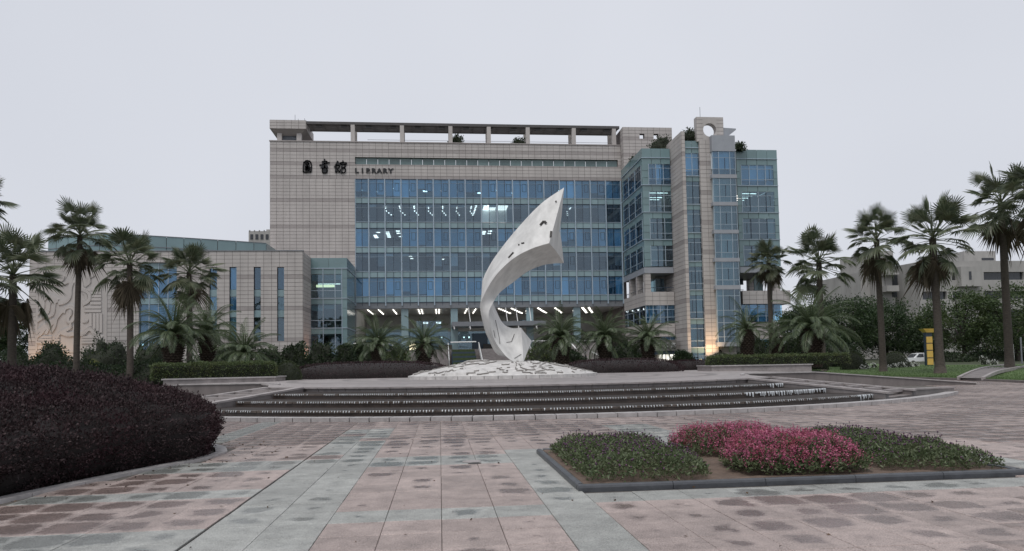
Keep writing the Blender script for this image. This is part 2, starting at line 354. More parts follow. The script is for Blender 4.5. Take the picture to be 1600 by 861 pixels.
# ------------------------------------------------------------------ fountain terrace
A1, A2 = math.radians(33), math.radians(40.5)
MT['lipstone'] = M('wet_lip_stone', (.10, .08, .068), .35, .4, 3)
LIPS = [(23.2, .21), (21.3, .40), (19.45, .59), (17.6, .80)]
def arc(r, a0, a1, n): return [pol(r, a0 + (a1 - a0) * k / n) for k in range(n + 1)]
def make_fountain():
    f = thing('fountain', (CX, CY - 21, 0), 'wide stepped stone fountain with water running over curved tiers before the white sculpture', 'fountain')
    n = 60
    # the terrace, level with the foot of the sculpture
    right = [pol(17.6, A1), pol(17.6, A2), (16.4, 36.8), (17.6, 40.0), (22.0, 40.6), (22.0, 60), (-14.0, 60)]
    left = [(8 - x, y) for x, y in [(22.0, 40.6), (17.6, 40.0), (16.4, 36.8), pol(17.6, A2), pol(17.6, A1)]]
    pts = arc(17.6, -A1, A1, n)[1:-1] + right[0:6] + [(-14.0, 60)] + left
    b = MB(); b.prism(pts, -.05, .74); b.build('terrace_wall', MT['darkwall'], f)
    b = MB(); cx_, cy_ = CX, 46.0
    b.prism([(cx_ + (x - cx_) * 1.004, cy_ + (y - cy_) * 1.004) for x, y in pts], .74, .80); tp = b.build('terrace_paving', MT['paleslab'], f)
    # floor rings inlaid round the sculpture
    for r0, r1, mt in ((7.4, 7.9, 'step'), (9.6, 10.0, 'step'), (12.6, 13.2, 'step')):
        q = MB(); k = 72
        for i in range(k):
            a, c = 2 * PI * i / k, 2 * PI * (i + 1) / k
            q.quad((*pol(r0, a), .804), (*pol(r1, a), .804), (*pol(r1, c), .804), (*pol(r0, c), .804))
        q.build('paving_ring', MT[mt], tp)
    # tiers: wall, tread of water, lip
    for k, (r, z) in enumerate(LIPS):
        zlow = LIPS[k - 1][1] - .25 if k else -.05
        amax = A1 + (0.0 if k == 3 else .0)
        w = MB(); N_ = 44
        outer, inner = arc(r, -amax, amax, N_), arc(r - .3, -amax, amax, N_)
        for i in range(N_):
            w.hexa([(*outer[i], zlow), (*outer[i + 1], zlow), (*inner[i + 1], zlow), (*inner[i], zlow), (*outer[i], z), (*outer[i + 1], z), (*inner[i + 1], z), (*inner[i], z)]) if k < 3 else None
        if k < 3:
            wall = w.build('tier_wall', MT['wetstone'], f)
            # blocks of the wall face
            m_ = 64; ang = 2 * amax / m_
            for i in range(m_):
                q = MB(); g = .003; a0, a1 = -amax + i * ang + g / 4, -amax + (i + 1) * ang - g / 4
                o0, o1 = pol(r + .035, a0), pol(r + .035, a1); i0, i1 = pol(r - .28, a0), pol(r - .28, a1)
                q.hexa([(*o0, z - .055), (*o1, z - .055), (*i1, z - .055), (*i0, z - .055), (*o0, z + .012), (*o1, z + .012), (*i1, z + .012), (*i0, z + .012)])
                q.build('lip_stone', MT['lipstone'], wall)
            # water lying behind the lip
            wt = MB(); r2 = LIPS[k + 1][0]
            a_, b_ = arc(r - .2, -amax, amax, N_), arc(r2 - .05, -amax, amax, N_)
            for i in range(N_): wt.quad((*a_[i], z + .018), (*a_[i + 1], z + .018), (*b_[i + 1], z + .018), (*b_[i], z + .018))
            wt.build('water_sheet', MT['film'], wall)
            # trickles: a bead at every notch, longer falls toward the right-hand end
            tk = MB(); a = -amax + .004; R = random.Random(k)
            lo = (LIPS[k - 1][1] + .03) if k else .05
            while a < amax - .004:
                wd = R.uniform(.022, .04); fall = .04 * R.uniform(.5, 1.4); u = (a + amax) / (2 * amax)
                long_from = (.95, .80, .95)[k]
                if u > long_from and R.random() < .6: fall = (z - lo) * R.uniform(.5, 1); wd = R.uniform(.04, .12)
                if u < long_from and R.random() < .1: a += .0045; continue
                if u < .12 and R.random() < .3: a += .0045; continue
                da = wd / r / 2
                for (rr0, z0, rr1, z1, s0, s1) in ((r - .06, z + .022, r + .045, z + .024, .9, 1), (r + .045, z + .024, r + .062, z - .01, 1, .8), (r + .062, z - .01, r + .07, z - fall, .8, .35)):
                    tk.quad((*pol(rr0, a - da * s0), z0), (*pol(rr0, a + da * s0), z0), (*pol(rr1, a + da * s1), z1), (*pol(rr1, a - da * s1), z1))
                a += .0044 * R.uniform(.92, 1.08) if u < long_from else wd / r * R.uniform(.9, 1.6)
            tk.build('trickling_water', MT['fall'], wall, kind='stuff')
    # face stones of the terrace edge above the top tier
    m_ = 30; ang = 2 * A1 / m_
    for i in range(m_):
        q = MB(); a0, a1 = -A1 + i * ang + .0012, -A1 + (i + 1) * ang - .0012; r = 17.6
        q.hexa([(*pol(r + .02, a0), .3), (*pol(r + .02, a1), .3), (*pol(r - .2, a1), .3), (*pol(r - .2, a0), .3), (*pol(r + .02, a0), .738), (*pol(r + .02, a1), .738), (*pol(r - .2, a1), .738), (*pol(r - .2, a0), .738)])
        q.build('facing_stone', MT['step'], f)
        q = MB(); q.hexa([(*pol(r + .10, a0), .74), (*pol(r + .10, a1), .74), (*pol(r - .35, a1), .74), (*pol(r - .35, a0), .74), (*pol(r + .10, a0), .806), (*pol(r + .10, a1), .806), (*pol(r - .35, a1), .806), (*pol(r - .35, a0), .806)])
        q.build('coping_stone', MT['paleslab'], f)
    # outer kerb ring with its basin
    AE = math.radians(47); m_ = 66; ang = 2 * AE / m_
    for i in range(m_):
        a0, a1 = -AE + i * ang + .0006, -AE + (i + 1) * ang - .0006; q = MB()
        q.hexa([(*pol(24.8, a0), -.03), (*pol(24.8, a1), -.03), (*pol(24.38, a1), -.03), (*pol(24.38, a0), -.03), (*pol(24.8, a0), .125), (*pol(24.8, a1), .125), (*pol(24.38, a1), .125), (*pol(24.38, a0), .125)])
        q.build('kerb_stone', MT['kerb'], f)
    q = MB(); N_ = 50; a_, b_ = arc(24.4, -AE, AE, N_), arc(22.9, -AE, AE, N_)
    for i in range(N_): q.quad((*a_[i], .05), (*a_[i + 1], .05), (*b_[i + 1], .05), (*b_[i], .05))
    q.build('basin_water', MT['water'], f)
    # sloping ladder frames at either end, and the low walls that run out to the tips
    for s in (-1, 1):
        def P(r, a, z): x, y = pol(r, s * a); return Vector((x, y, z))
        def top(r): return .80 - (r - 17.6) / (23.4 - 17.6) * .50
        def rail(a, w, r0, r1, nm, ztop=top, low=-.05, mt='paleslab', lift=.02):
            q = MB(); K = 10
            for k in range(K):
                ra, rb = r0 + (r1 - r0) * k / K, r0 + (r1 - r0) * (k + 1) / K; dw = w / 2 / ra
                q.hexa([P(ra, a - dw, low), P(rb, a - dw, low), P(rb, a + dw, low), P(ra, a + dw, low), P(ra, a - dw, ztop(ra) + lift), P(rb, a - dw, ztop(rb) + lift), P(rb, a + dw, ztop(rb) + lift), P(ra, a + dw, ztop(ra) + lift)])
            return q.build(nm, MT[mt], f)
        rail(A1 + .012, .30, 17.7, 23.6, 'ramp_side_wall', mt='step', lift=-.045); rail(A1 + .012, .38, 17.7, 23.6, 'ramp_coping', low=.0, lift=.01) if False else None
        def coping(a, w, r0, r1, nm):
            q = MB(); K = 10
            for k in range(K):
                ra, rb = r0 + (r1 - r0) * k / K, r0 + (r1 - r0) * (k + 1) / K; dw = w / 2 / ra
                q.hexa([P(ra, a - dw, top(ra) - .04), P(rb, a - dw, top(rb) - .04), P(rb, a + dw, top(rb) - .04), P(ra, a + dw, top(ra) - .04), P(ra, a - dw, top(ra) + .03), P(rb, a - dw, top(rb) + .03), P(rb, a + dw, top(rb) + .03), P(ra, a + dw, top(ra) + .03)])
            q.build(nm, MT['paleslab'], f)
        coping(A1 + .012, .36, 17.7, 23.7, 'ramp_coping'); 
        rail(A2, .26, 17.7, 23.6, 'ramp_side_wall', mt='darkwall', lift=-.045); coping(A2, .34, 17.7, 23.7, 'ramp_coping')
        q = MB(); K = 8
        for k in range(K):
            ra, rb = 17.6 + 6 * k / K, 17.6 + 6 * (k + 1) / K
            q.hexa([P(ra, A1 + .01, -.05), P(rb, A1 + .01, -.05), P(rb, A2, -.05), P(ra, A2, -.05), P(ra, A1 + .01, top(ra) - .2), P(rb, A1 + .01, top(rb) - .2), P(rb, A2, top(rb) - .2), P(ra, A2, top(ra) - .2)])
        q.build('ramp_bed', MT['darkwall'], f)
        for k in range(7):
            r = 18.4 + k * .78; q = MB()
            q.hexa([P(r, A1 + .015, top(r) - .12), P(r + .2, A1 + .015, top(r) - .12), P(r + .2, A2 - .008, top(r) - .12), P(r, A2 - .008, top(r) - .12), P(r, A1 + .015, top(r) + .012), P(r + .2, A1 + .015, top(r) + .012), P(r + .2, A2 - .008, top(r) + .012), P(r, A2 - .008, top(r) + .012)])
            q.build('ramp_rung', MT['paleslab'], f)
        # low wall from the foot of the frame out to the tip of the basin
        a, c = P(23.4, A2, 0), P(24.5, AE, 0); d = (c - a).normalized(); nrm = Vector((-d.y, d.x, 0)) * .16
        q = MB(); q.hexa([a - nrm, c - nrm, c + nrm, a + nrm] + [p + Vector((0, 0, .26)) for p in (a - nrm, c - nrm, c + nrm, a + nrm)]); q.build('basin_end_wall', MT['step'], f)
        nrm *= 1.25; q = MB(); q.hexa([p + Vector((0, 0, .26)) for p in (a - nrm, c - nrm, c + nrm, a + nrm)] + [p + Vector((0, 0, .32)) for p in (a - nrm, c - nrm, c + nrm, a + nrm)]); q.build('basin_end_coping', MT['paleslab'], f)
        # wing wall falling from the terrace to the plaza
        def sx(x): return 4 + s * x
        q = MB(); o = [(11.9, 36.7), (13.4, 39.9), (18.0, 40.5), (25.5, 37.2)]; zt = [.86, .86, .86, .16]
        for (p0, z0), (p1, z1) in zip(list(zip(o, zt))[:-1], list(zip(o, zt))[1:]):
            q2 = [(sx(p0[0]), p0[1] - .22), (sx(p1[0]), p1[1] - .22), (sx(p1[0]), p1[1] + .1), (sx(p0[0]), p0[1] + .1)]
            q.hexa([(*q2[0], -.05), (*q2[1], -.05), (*q2[2], -.05), (*q2[3], -.05), (*q2[0], z0 - .06), (*q2[1], z1 - .06), (*q2[2], z1 - .06), (*q2[3], z0 - .06)])
        q.build('wing_wall', MT['darkwall'], f)
        q = MB()
        for (p0, z0), (p1, z1) in zip(list(zip(o, zt))[:-1], list(zip(o, zt))[1:]):
            q2 = [(sx(p0[0]), p0[1] - .28), (sx(p1[0]), p1[1] - .28), (sx(p1[0]), p1[1] + .14), (sx(p0[0]), p0[1] + .14)]
            q.hexa([(*q2[0], z0 - .06), (*q2[1], z1 - .06), (*q2[2], z1 - .06), (*q2[3], z0 - .06), (*q2[0], z0), (*q2[1], z1), (*q2[2], z1), (*q2[3], z0)])
        q.build('wing_coping', MT['kerb'], f)
make_fountain()

# ------------------------------------------------------------------ sculpture
def make_sculpture():
    base = thing('map_plinth', (CX, CY, .8), 'low white stone dome carved with raised map outlines under the curved sculpture', 'plinth')
    # rim of blocks
    Rr, m_ = 6.0, 48
    for i in range(m_):
        a0, a1 = 2 * PI * i / m_ + .003, 2 * PI * (i + 1) / m_ - .003; q = MB()
        q.hexa([(*pol(Rr, a0), .80), (*pol(Rr, a1), .80), (*pol(Rr - .4, a1), .80), (*pol(Rr - .4, a0), .80), (*pol(Rr, a0), .98), (*pol(Rr, a1), .98), (*pol(Rr - .4, a1), .98), (*pol(Rr - .4, a0), .98)])
        q.build('rim_block', MT['relief'], base)
    # dome with raised land masses: fine polar grid, stepped by a noise field
    nr, na = 150, 620
    V = []; lvl = np.zeros((nr, na), int)
    for i in range(nr):
        r = 1.0 + (5.93 - 1.0) * i / (nr - 1)
        for j in range(na):
            a = 2 * PI * j / na; x, y = pol(r, a)
            nz = mnoise.fractal(Vector((x * .42 + 3, y * .42, 1.7)), .9, 2.1, 5) if False else mnoise.noise(Vector((x * .5 + 3, y * .5, 1.7))) + .5 * mnoise.noise(Vector((x * 1.3, y * 1.3, 4))) + .3 * mnoise.noise(Vector((x * 3.1, y * 3.1, 9)))
            k = (nz > .10) + (nz > .42); lvl[i, j] = k
            h = .98 + 1.06 * (1 - (r / 5.95) ** 1.35) if r > 2.1 else .98 + 1.06 * (1 - (2.1 / 5.95) ** 1.35) + .03 * (1 - r / 2.1)
            V.append((x, y, h + .07 * k * (1 if 5.7 > r > 1.9 else 0)))
    F = []; mi = []
    for i in range(nr - 1):
        for j in range(na):
            j2 = (j + 1) % na; a = i * na + j; b = i * na + j2
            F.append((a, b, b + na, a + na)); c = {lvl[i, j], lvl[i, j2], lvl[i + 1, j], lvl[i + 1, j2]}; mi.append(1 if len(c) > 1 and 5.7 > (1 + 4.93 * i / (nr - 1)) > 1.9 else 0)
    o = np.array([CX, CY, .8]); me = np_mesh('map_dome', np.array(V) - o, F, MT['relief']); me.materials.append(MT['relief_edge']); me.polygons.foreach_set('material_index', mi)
    link('map_dome', me, base)
    q = MB(); q.prism([pol(1.02, 2 * PI * k / 32) for k in range(32)], 1.6, 1.86); q.build('dome_cap', MT['relief'], base)
    q = MB(); q.prism([pol(2.25, 2 * PI * k / 48) for k in range(48)], .9, 1.79); q.build('footing', MT['white_stone'], base)

    E1 = [(858, 380, -1.4), (832, 388, -1.45), (805, 402, -1.4), (782, 422, -1.2), (764, 446, -.85), (751, 474, -.45), (750.8, 486, -.25), (754, 502, .0), (762, 527, .35), (783, 556, .9), (831, 533, 1.2)]
    E2 = [(881.5, 293, .6), (848, 316, .7), (818, 346, .8), (790, 379, .9), (766, 413, 1.0), (753, 444, 1.15), (764, 460, 1.25), (774, 482, 1.25), (785, 504, 1.1), (799, 512.5, .75), (814, 512, .3)]
    E3 = [(881, 411, 1.7), (852, 413.5, 1.6), (825, 424, 1.3), (802, 441, .8), (782, 456.5, .25), (771, 472, -.4), (764, 488, -.6), (765.5, 505, -.75), (774, 534, -.9), (797, 562, -.95), (818, 566, -.7)]
    def w(L): return catmull([at(x, y, CY + d) for x, y, d in L], 8)
    C1, C2, C3 = w(E1), w(E2), w(E3); K = len(C1); S = 6
    t = thing('sculpture', (CX, CY, 1.85), 'tall white stone sculpture curling up to a pointed three sided tip', 'sculpture')
    rings = []
    for i in range(K):
        u = i / (K - 1); a, b, c = C1[i], C2[i], C3[i]; cen = (a + b + c) / 3; ring = []
        for (p, q, sg) in ((a, b, .02), (b, c, .62 * max(0, 1 - u * 3) + .10 * max(0, (u - .45) * 1.6) * (1 if u < .97 else .6)), (c, a, .03)):
            for k in range(S):
                f_ = k / S; x = p.lerp(q, f_); x = x + (cen - x) * (4 * f_ * (1 - f_) * sg * 1.6); ring.append(x)
        rings.append(ring)
    V = [tuple(p) for r in rings for p in r]; n = 3 * S; F = []
    for i in range(K - 1):
        for k in range(n): F.append((i * n + k, i * n + (k + 1) % n, (i + 1) * n + (k + 1) % n, (i + 1) * n + k))
    for base_i, fl in ((0, 1), ((K - 1) * n, 0)):
        cidx = len(V); V.append(tuple(sum((Vector(V[base_i + k]) for k in range(n)), Vector()) / n))
        for k in range(n):
            f_ = (cidx, base_i + (k + 1) % n, base_i + k); F.append(f_ if fl else f_[::-1])
    b = MB(); b.v = V; b.f = F; body = b.build('body', MT['white_stone'], t)
    me = body.data
    # smooth along the faces, crisp along the three edges
    me.polygons.foreach_set('use_smooth', [True] * len(me.polygons))
    try: me.set_sharp_from_angle(angle=math.radians(32))
    except Exception: pass
    # pits and cracks: dark inlays a hair proud of the skin
    def inlay(pts, wd, nm, edge_fn):
        q = MB(); P = [edge_fn(*p) for p in pts]
        for p0, p1 in zip(P[:-1], P[1:]):
            d = (p1 - p0).normalized(); v = (EYE - p0).normalized(); s_ = d.cross(v).normalized() * wd / 2; l = v * .05
            q.quad(p0 - s_ + l, p1 - s_ + l, p1 + s_ + l, p0 + s_ + l)
        q.build(nm, MT['stain'], t)
    def top_face(u, f_):                                   # on the face between edges 1 and 2
        x = u * (K - 1); i = min(int(x), K - 2); g = x - i
        return C1[i].lerp(C1[i + 1], g).lerp(C2[i].lerp(C2[i + 1], g), f_)
    def in_face(u, f_):
        x = u * (K - 1); i = min(int(x), K - 2); g = x - i; c = (C1[i] + C2[i] + C3[i]) / 3; p = C2[i].lerp(C2[i + 1], g).lerp(C3[i].lerp(C3[i + 1], g), f_)
        sg = .10 * max(0, (u - .45) * 1.6); return p + (c - p) * (4 * f_ * (1 - f_) * sg * 1.6)
    for pts, wd in (([(.055, .42), (.07, .5), (.085, .45)], .16), ([(.0, .1), (.012, .22)], .14), ([(.16, .25), (.18, .3)], .1), ([(.19, .3), (.2, .34)], .1), ([(.22, .2), (.25, .16)], .14), ([(.03, .78), (.036, .82)], .1)):
        inlay(pts, wd, 'pit', top_face)
    for pts in ([(.74, .35), (.79, .5), (.82, .7), (.83, .85)], [(.93, .15), (.91, .4), (.87, .55)], [(.98, .8), (.95, .86), (.93, .92)], [(.76, .8), (.79, .9)]):
        inlay(pts, .035, 'crack', in_face)
MT['relief_edge'] = M('shaded_relief_edge', (.15, .14, .13), .8, .5, 3)  # shadow along the raised map outlines, painted into the colour of the step faces
make_sculpture()
# ------------------------------------------------------------------ library
MT['wall'] = M('stone_cladding', (.45, .418, .40), .6, .15, .5, bump=.12, bscale=6, stretch=(1, 1, .28))
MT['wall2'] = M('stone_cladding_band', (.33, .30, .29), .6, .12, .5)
MT['wallback'] = M('cladding_joint', (.15, .13, .125), .85, .2)
MT['bluepane'] = glassmat('blue_glass', (.60, .82, .95), .075)
MT['clearpane'] = glassmat('grey_blue_glass', (.68, .79, .85), .07)
MT['tealpane'] = glassmat('teal_glass', (.58, .73, .77), .085)
MT['spandrel'] = M('spandrel_glass', (.22, .315, .34), .12, .10, .4, spec=.6, obj_var=.12)
MT['greenglass'] = M('green_panel_glass', (.165, .25, .265), .14, .12, .3, spec=.6, obj_var=.10)
MT['slot'] = M('slot_glass', (.13, .19, .19), .1, .2, .6, spec=.6, obj_var=.2)
MT['mull'] = M('pale_blue_mullion', (.34, .42, .49), .4, .1)
MT['bar'] = M('dark_window_bar', (.03, .05, .075), .4, .1)
MT['blind'] = M('roller_blind', (.80, .81, .82), .8, .06, .8, obj_var=.16)
MT['curtain'] = M('grey_curtain', (.46, .48, .48), .85, .22, 1.2, stretch=(6, 6, .3), obj_var=.25)
MT['ceil'] = M('room_ceiling', (.62, .62, .60), .8, .1)
MT['room'] = M('room_wall', (.38, .38, .37), .8, .25, .5)
MT['slab'] = M('floor_slab', (.22, .22, .22), .8, .1)
MT['lamp'] = M('lamp_white', (1, 1, 1), .5, 0, emis=(1, .97, .90), estr=3.2)
MT['lampdim'] = M('lamp_dim', (1, 1, 1), .5, 0, emis=(1, .95, .85), estr=2.0)
MT['warmlamp'] = M('lamp_warm', (1, 1, 1), .5, 0, emis=(1, .86, .5), estr=2.2)
MT['metal'] = M('grey_metal', (.20, .21, .225), .4, .12, metal=.3)
MT['pergola'] = M('pergola_metal', (.075, .07, .07), .5, .2)
MT['sill'] = M('pale_panel', (.30, .315, .345), .45, .08, 1)
MT['black'] = M('black_letter', (.012, .012, .014), .5, .1)
MT['shelf'] = M('book_shelf', (.06, .055, .05), .7, .5, 5)
MT['wood'] = M('dark_slats', (.16, .155, .145), .6, .25, 4, stretch=(8, 8, .4))
MT['whitepaint'] = M('white_paint', (.75, .75, .74), .5, .05)
YM = 118.0; GL = 1.3                                      # main front plane, ground level at the building
XL, XC, XR = -26.95, -13.45, 30.95                         # left end, start and end of the glass front
ZT, ZB, ZG = 38.4, 11.3, 32.3                              # parapet, underside of the glass front, head of the glass front

def front(Y): return lambda u, z, d: (u, Y - d, z)         # u along X, d outwards toward the viewer
def side(X, sg): return lambda u, z, d: (X + sg * d, u, z) # u along Y, d outwards to +X (sg 1) or -X (sg -1)
def holed(mb, mp, u0, u1, z0, z1, d0, d1, holes=()):
    us = sorted({u0, u1, *[h[0] for h in holes], *[h[1] for h in holes]}); zs = sorted({z0, z1, *[h[2] for h in holes], *[h[3] for h in holes]})
    us = [u for u in us if u0 <= u <= u1]; zs = [z for z in zs if z0 <= z <= z1]
    for a, b in zip(us[:-1], us[1:]):
        run = None
        for c, d in zip(zs[:-1], zs[1:]):
            hit = any(h[0] - 1e-6 <= a and b <= h[1] + 1e-6 and h[2] - 1e-6 <= c and d <= h[3] + 1e-6 for h in holes)
            if hit:
                if run is not None: _slabbox(mb, mp, a, b, run, c, d0, d1); run = None
            elif run is None: run = c
        if run is not None: _slabbox(mb, mp, a, b, run, zs[-1], d0, d1)
def _slabbox(mb, mp, a, b, c, d, d0, d1):
    mb.hexa([mp(a, c, d1), mp(b, c, d1), mp(b, c, d0), mp(a, c, d0), mp(a, d, d1), mp(b, d, d1), mp(b, d, d0), mp(a, d, d0)])
def clad(parent, mp, u0, u1, z0, z1, holes=(), pu=1.05, pz=.545, proud=.035, gap=.045, seed=1, band=8, slide=.0):
    """rows of thin stone panels with open joints; every band-th course is a darker, narrower one"""
    A, B = MB(), MB(); nu = max(1, round((u1 - u0) / pu)); nz = max(1, round((z1 - z0) / pz)); du, dz = (u1 - u0) / nu, (z1 - z0) / nz
    R = random.Random(seed)
    for j in range(nz):
        c, d = z1 - (j + 1) * dz, z1 - j * dz
        for i in range(nu):
            a, b = u0 + i * du, u0 + (i + 1) * du; a2, b2 = a + gap / 2, b - gap / 2; c2, d2 = c + gap / 2, d - gap / 2; rects = [(a2, b2, c2, d2)]
            for h in holes:
                out = []
                for (p, q, r, s) in rects:
                    if h[1] <= p or h[0] >= q or h[3] <= r or h[2] >= s: out.append((p, q, r, s)); continue
                    if p < h[0]: out.append((p, h[0], r, s))
                    if q > h[1]: out.append((h[1], q, r, s))
                    pp, qq = max(p, h[0]), min(q, h[1])
                    if r < h[2]: out.append((pp, qq, r, h[2]))
                    if s > h[3]: out.append((pp, qq, h[3], s))
                rects = out
            for (p, q, r, s) in rects:
                if q - p < .02 or s - r < .02: continue
                pr = proud + R.uniform(-.006, .008)
                mb = B if band and j % band == band - 2 else A
                if mb is B: pr -= .012
                _slabbox(mb, mp, p, q, r, s, -.01, pr)
    for mb, mt in ((A, 'wall'), (B, 'wall2')):
        if mb.v: mb.build('cladding_panels', MT[mt], parent, kind='stuff')
def room(parent, x0, x1, y0, y1, z0, z1, sides=True):
    b = MB(); b.box(x0, x1, y0, y1, z0 - .35, z0); b.build('floor_slab', MT['slab'], parent)
    b = MB(); b.quad((x0, y0, z1), (x0, y1, z1), (x1, y1, z1), (x1, y0, z1)); b.build('ceiling', MT['ceil'], parent)
    b = MB(); b.box(x0, x1, y1, y1 + .2, z0, z1); b.build('room_wall', MT['room'], parent)

lib = thing('library_building', (2, 118, GL), 'large stone clad library with a blue glass front and glazed side tower behind the palms', 'building')
# --- solid walls of the main block
b = MB(); F0 = front(YM)
slot = (XC + .05, 30.6, 34.75, 35.95)
holed(b, F0, XL, XR + .2, ZG, ZT, -1.2, 0, [slot]); holed(b, F0, XL, XC, GL, ZG, -1.2, 0)
b.box(XL, XL + 1.2, YM + 1.2, YM + 26, GL, ZT); b.box(XL, 36, YM + 1.2, YM + 26, 33.4, 33.9); b.box(XL, 36, YM + 25, YM + 26, GL, ZT - .2)
b.box(XR + .02, XR + .7, YM + .3, YM + 25, GL, ZG)
mw = b.build('main_wall', MT['wallback'], lib)
clad(mw, F0, XL, XC, GL + 12, ZG, seed=1); clad(mw, F0, XL, XR + .2, ZG, ZT, [slot], seed=2, band=4)
clad(mw, side(XL, -1), YM, YM + 20, 12, ZT, seed=3)
b = MB(); b.box(XL - .12, XR + .2, YM - .14, YM + .5, ZT, ZT + .16); b.build('parapet_coping', MT['wall2'], mw)
n = 24
for k in range(n):
    a, c = slot[0] + (slot[1] - slot[0]) * k / n, slot[0] + (slot[1] - slot[0]) * (k + 1) / n
    piece('slot_pane', MT['slot'], mw, a + .03, c - .03, YM + .35, YM + .40, slot[2], slot[3])
# --- roof: corner canopy, pergola with posts, parapet box, aerials
zc0, zc1 = ZT + .16, ZT + 3.55
cw = at(478, 200, YM).x
b = MB(); b.box(XL - .05, cw, YM - .05, YM + 7, zc1 - 1.45, zc1); cp = b.build('roof_canopy', MT['wallback'], lib)
clad(cp, front(YM - .05), XL - .05, cw, zc1 - 1.45, zc1, seed=5, band=0); clad(cp, side(cw, 1), YM - .05, YM + 7, zc1 - 1.45, zc1, seed=6, band=0)
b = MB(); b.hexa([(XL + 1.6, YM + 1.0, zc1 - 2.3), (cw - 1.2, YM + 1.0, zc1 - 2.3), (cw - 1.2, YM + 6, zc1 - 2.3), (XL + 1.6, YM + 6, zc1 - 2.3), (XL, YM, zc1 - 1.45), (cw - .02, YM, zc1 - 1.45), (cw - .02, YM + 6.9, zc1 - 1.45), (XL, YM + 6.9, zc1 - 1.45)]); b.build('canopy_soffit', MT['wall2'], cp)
b = MB(); b.box(XL + 1.7, cw - 1.3, YM + 1.2, YM + 5.5, ZT - .5, zc1 - 2.2); b.build('plant_louvre', MT['bar'], cp)
for xx in (XL + 1.0, cw - 1.6): piece('canopy_post', MT['wall'], cp, xx, xx + .75, YM + .5, YM + 1.3, ZT, zc1 - 2.0)
for k in range(6): piece('louvre_slat', MT['metal'], cp, XL + 1.75, cw - 1.65, YM + 1.08, YM + 1.2, ZT + .15 + k * .22, ZT + .24 + k * .22)
xe = at(968, 200, YM).x
b = MB(); b.box(cw + .05, xe, YM + .1, YM + .55, zc1 - .55, zc1 - .1); b.box(cw + .05, xe, YM + 3.7, YM + 4.0, zc1 - .55, zc1 - .1); pg = b.build('pergola_beam', MT['pergola'], lib)
px = [at(x, 215, YM).x for x in (551, 628, 704, 764, 825, 897, 960)]
for x in px:
    piece('pergola_post', MT['wall'], lib, x - .33, x + .33, YM + .1, YM + .8, ZT + .1, zc1 - .56)
    piece('pergola_post', MT['wall'], lib, x - .33, x + .33, YM + 3.4, YM + 3.69, ZT - 2, zc1 - .56)
for k in range(5):
    y = YM + .8 + k * .62
    piece('pergola_slat', MT['pergola'], lib, cw + .1, xe - .05, y, y + .28, zc1 - .5, zc1 - .30)
for k in range(26):
    x = cw + .6 + (xe - cw - 1) * k / 25
    piece('pergola_rib', MT['pergola'], lib, x - .06, x + .06, YM + .56, YM + 3.68, zc1 - .28, zc1 - .12)
for k in range(13):
    x = cw + 2 + (xe - cw - 4) * k / 12; piece('pergola_bracket', MT['pergola'], lib, x - .5, x + .5, YM + .56, YM + .95, zc1 - .95, zc1 - .56)
b = MB(); b.box(cw + .3, at(553, 215, YM).x, YM + 3, YM + 4, ZT - .3, ZT + .95); b.build('roof_box', MT['wall2'], lib)
for x, h in ((461, 1.6), (466, .9), (476, 1.0)):
    p = at(x, 186, YM + 2); b = MB(); b.tube([(p.x, YM + 2, zc1 - .02), (p.x, YM + 2, zc1 + h)], .035, 5); b.build('aerial', MT['metal'], lib)
b = MB(); b.tube([(XC + 2, YM + .9, ZT + .75), (XR - 1, YM + .9, ZT + .75)], .03, 5); b.build('roof_rail', MT['metal'], lib)
# --- stair head wall with two square openings, at the far end of the roof
s0, s1, s2 = XR + .25, at(1050, 215, 116.5).x, 116.5
ztop = at(1010, 199, s2).z; hz = at(1010, 213, s2).z
h1, h2 = at(1003, 213, s2).x, at(1025, 214, s2).x
holes = [(h1 - .42, h1 + .42, hz - .42, hz + .42), (h2 - .42, h2 + .42, hz - .42, hz + .42)]
b = MB(); holed(b, front(s2), s0, s1, 30, ztop, -.8, 0, holes); b.box(s0, s0 + .8, s2 + .8, YM + 4, 33.9, ztop); ws = b.build('roof_end_wall', MT['wallback'], lib)
clad(ws, front(s2), s0, s1, 30, ztop, holes, seed=8, band=5); clad(ws, side(s0, -1), s2, YM + .0, 30, ztop, seed=9, band=5)

# --- glass front: 17 bays of two panes, five storeys
cwll = MB(); cwll.box(XC - .1, XR, YM + .02, YM + .30, ZB, ZB + .62); cwll.box(XC - .1, XR, YM - .02, YM + 16.2, ZB - .35, ZB); gf = cwll.build('curtain_wall', MT['metal'], lib)
xs = [XC] + [at(576.5, 380, YM).x + (XR - at(576.5, 380, YM).x) * k / 16 for k in range(17)]
FH = (ZG - ZB - .62) / 5; SP = 1.02
R = random.Random(11)
# storey 0 = top. Each entry: which bays have their blinds up
openb = {0: {0: .35, 4: .4, 7: .35}, 1: 'all', 2: {1: 1, 2: 1, 8: 1, 13: .3}, 3: 'all', 4: {3: .15, 11: .2}}
for x in xs[1:]: piece('mullion', MT['mull'], gf, x - .085, x + .085, YM - .26, YM + .04, ZB + .1, ZG)
piece('mullion', MT['mull'], gf, XC - .0, XC + .1, YM - .10, YM + .04, ZB + .1, ZG)
for k in range(17): 
    c = (xs[k] + xs[k + 1]) / 2; piece('window_bar', MT['bar'], gf, c - .035, c + .035, YM - .03, YM + .05, ZB + .1, ZG)
cas = MB()
for a in ((-.34, .34, .62, .66), (-.34, .34, -.66, -.62), (-.34, -.29, -.62, .62), (.29, .34, -.62, .62)): cas.box(a[0], a[1], -.03, .03, a[2], a[3])
casm = bpy.data.meshes.new('casement'); casm.from_pydata(cas.v, [], cas.f); casm.materials.append(MT['bar'])
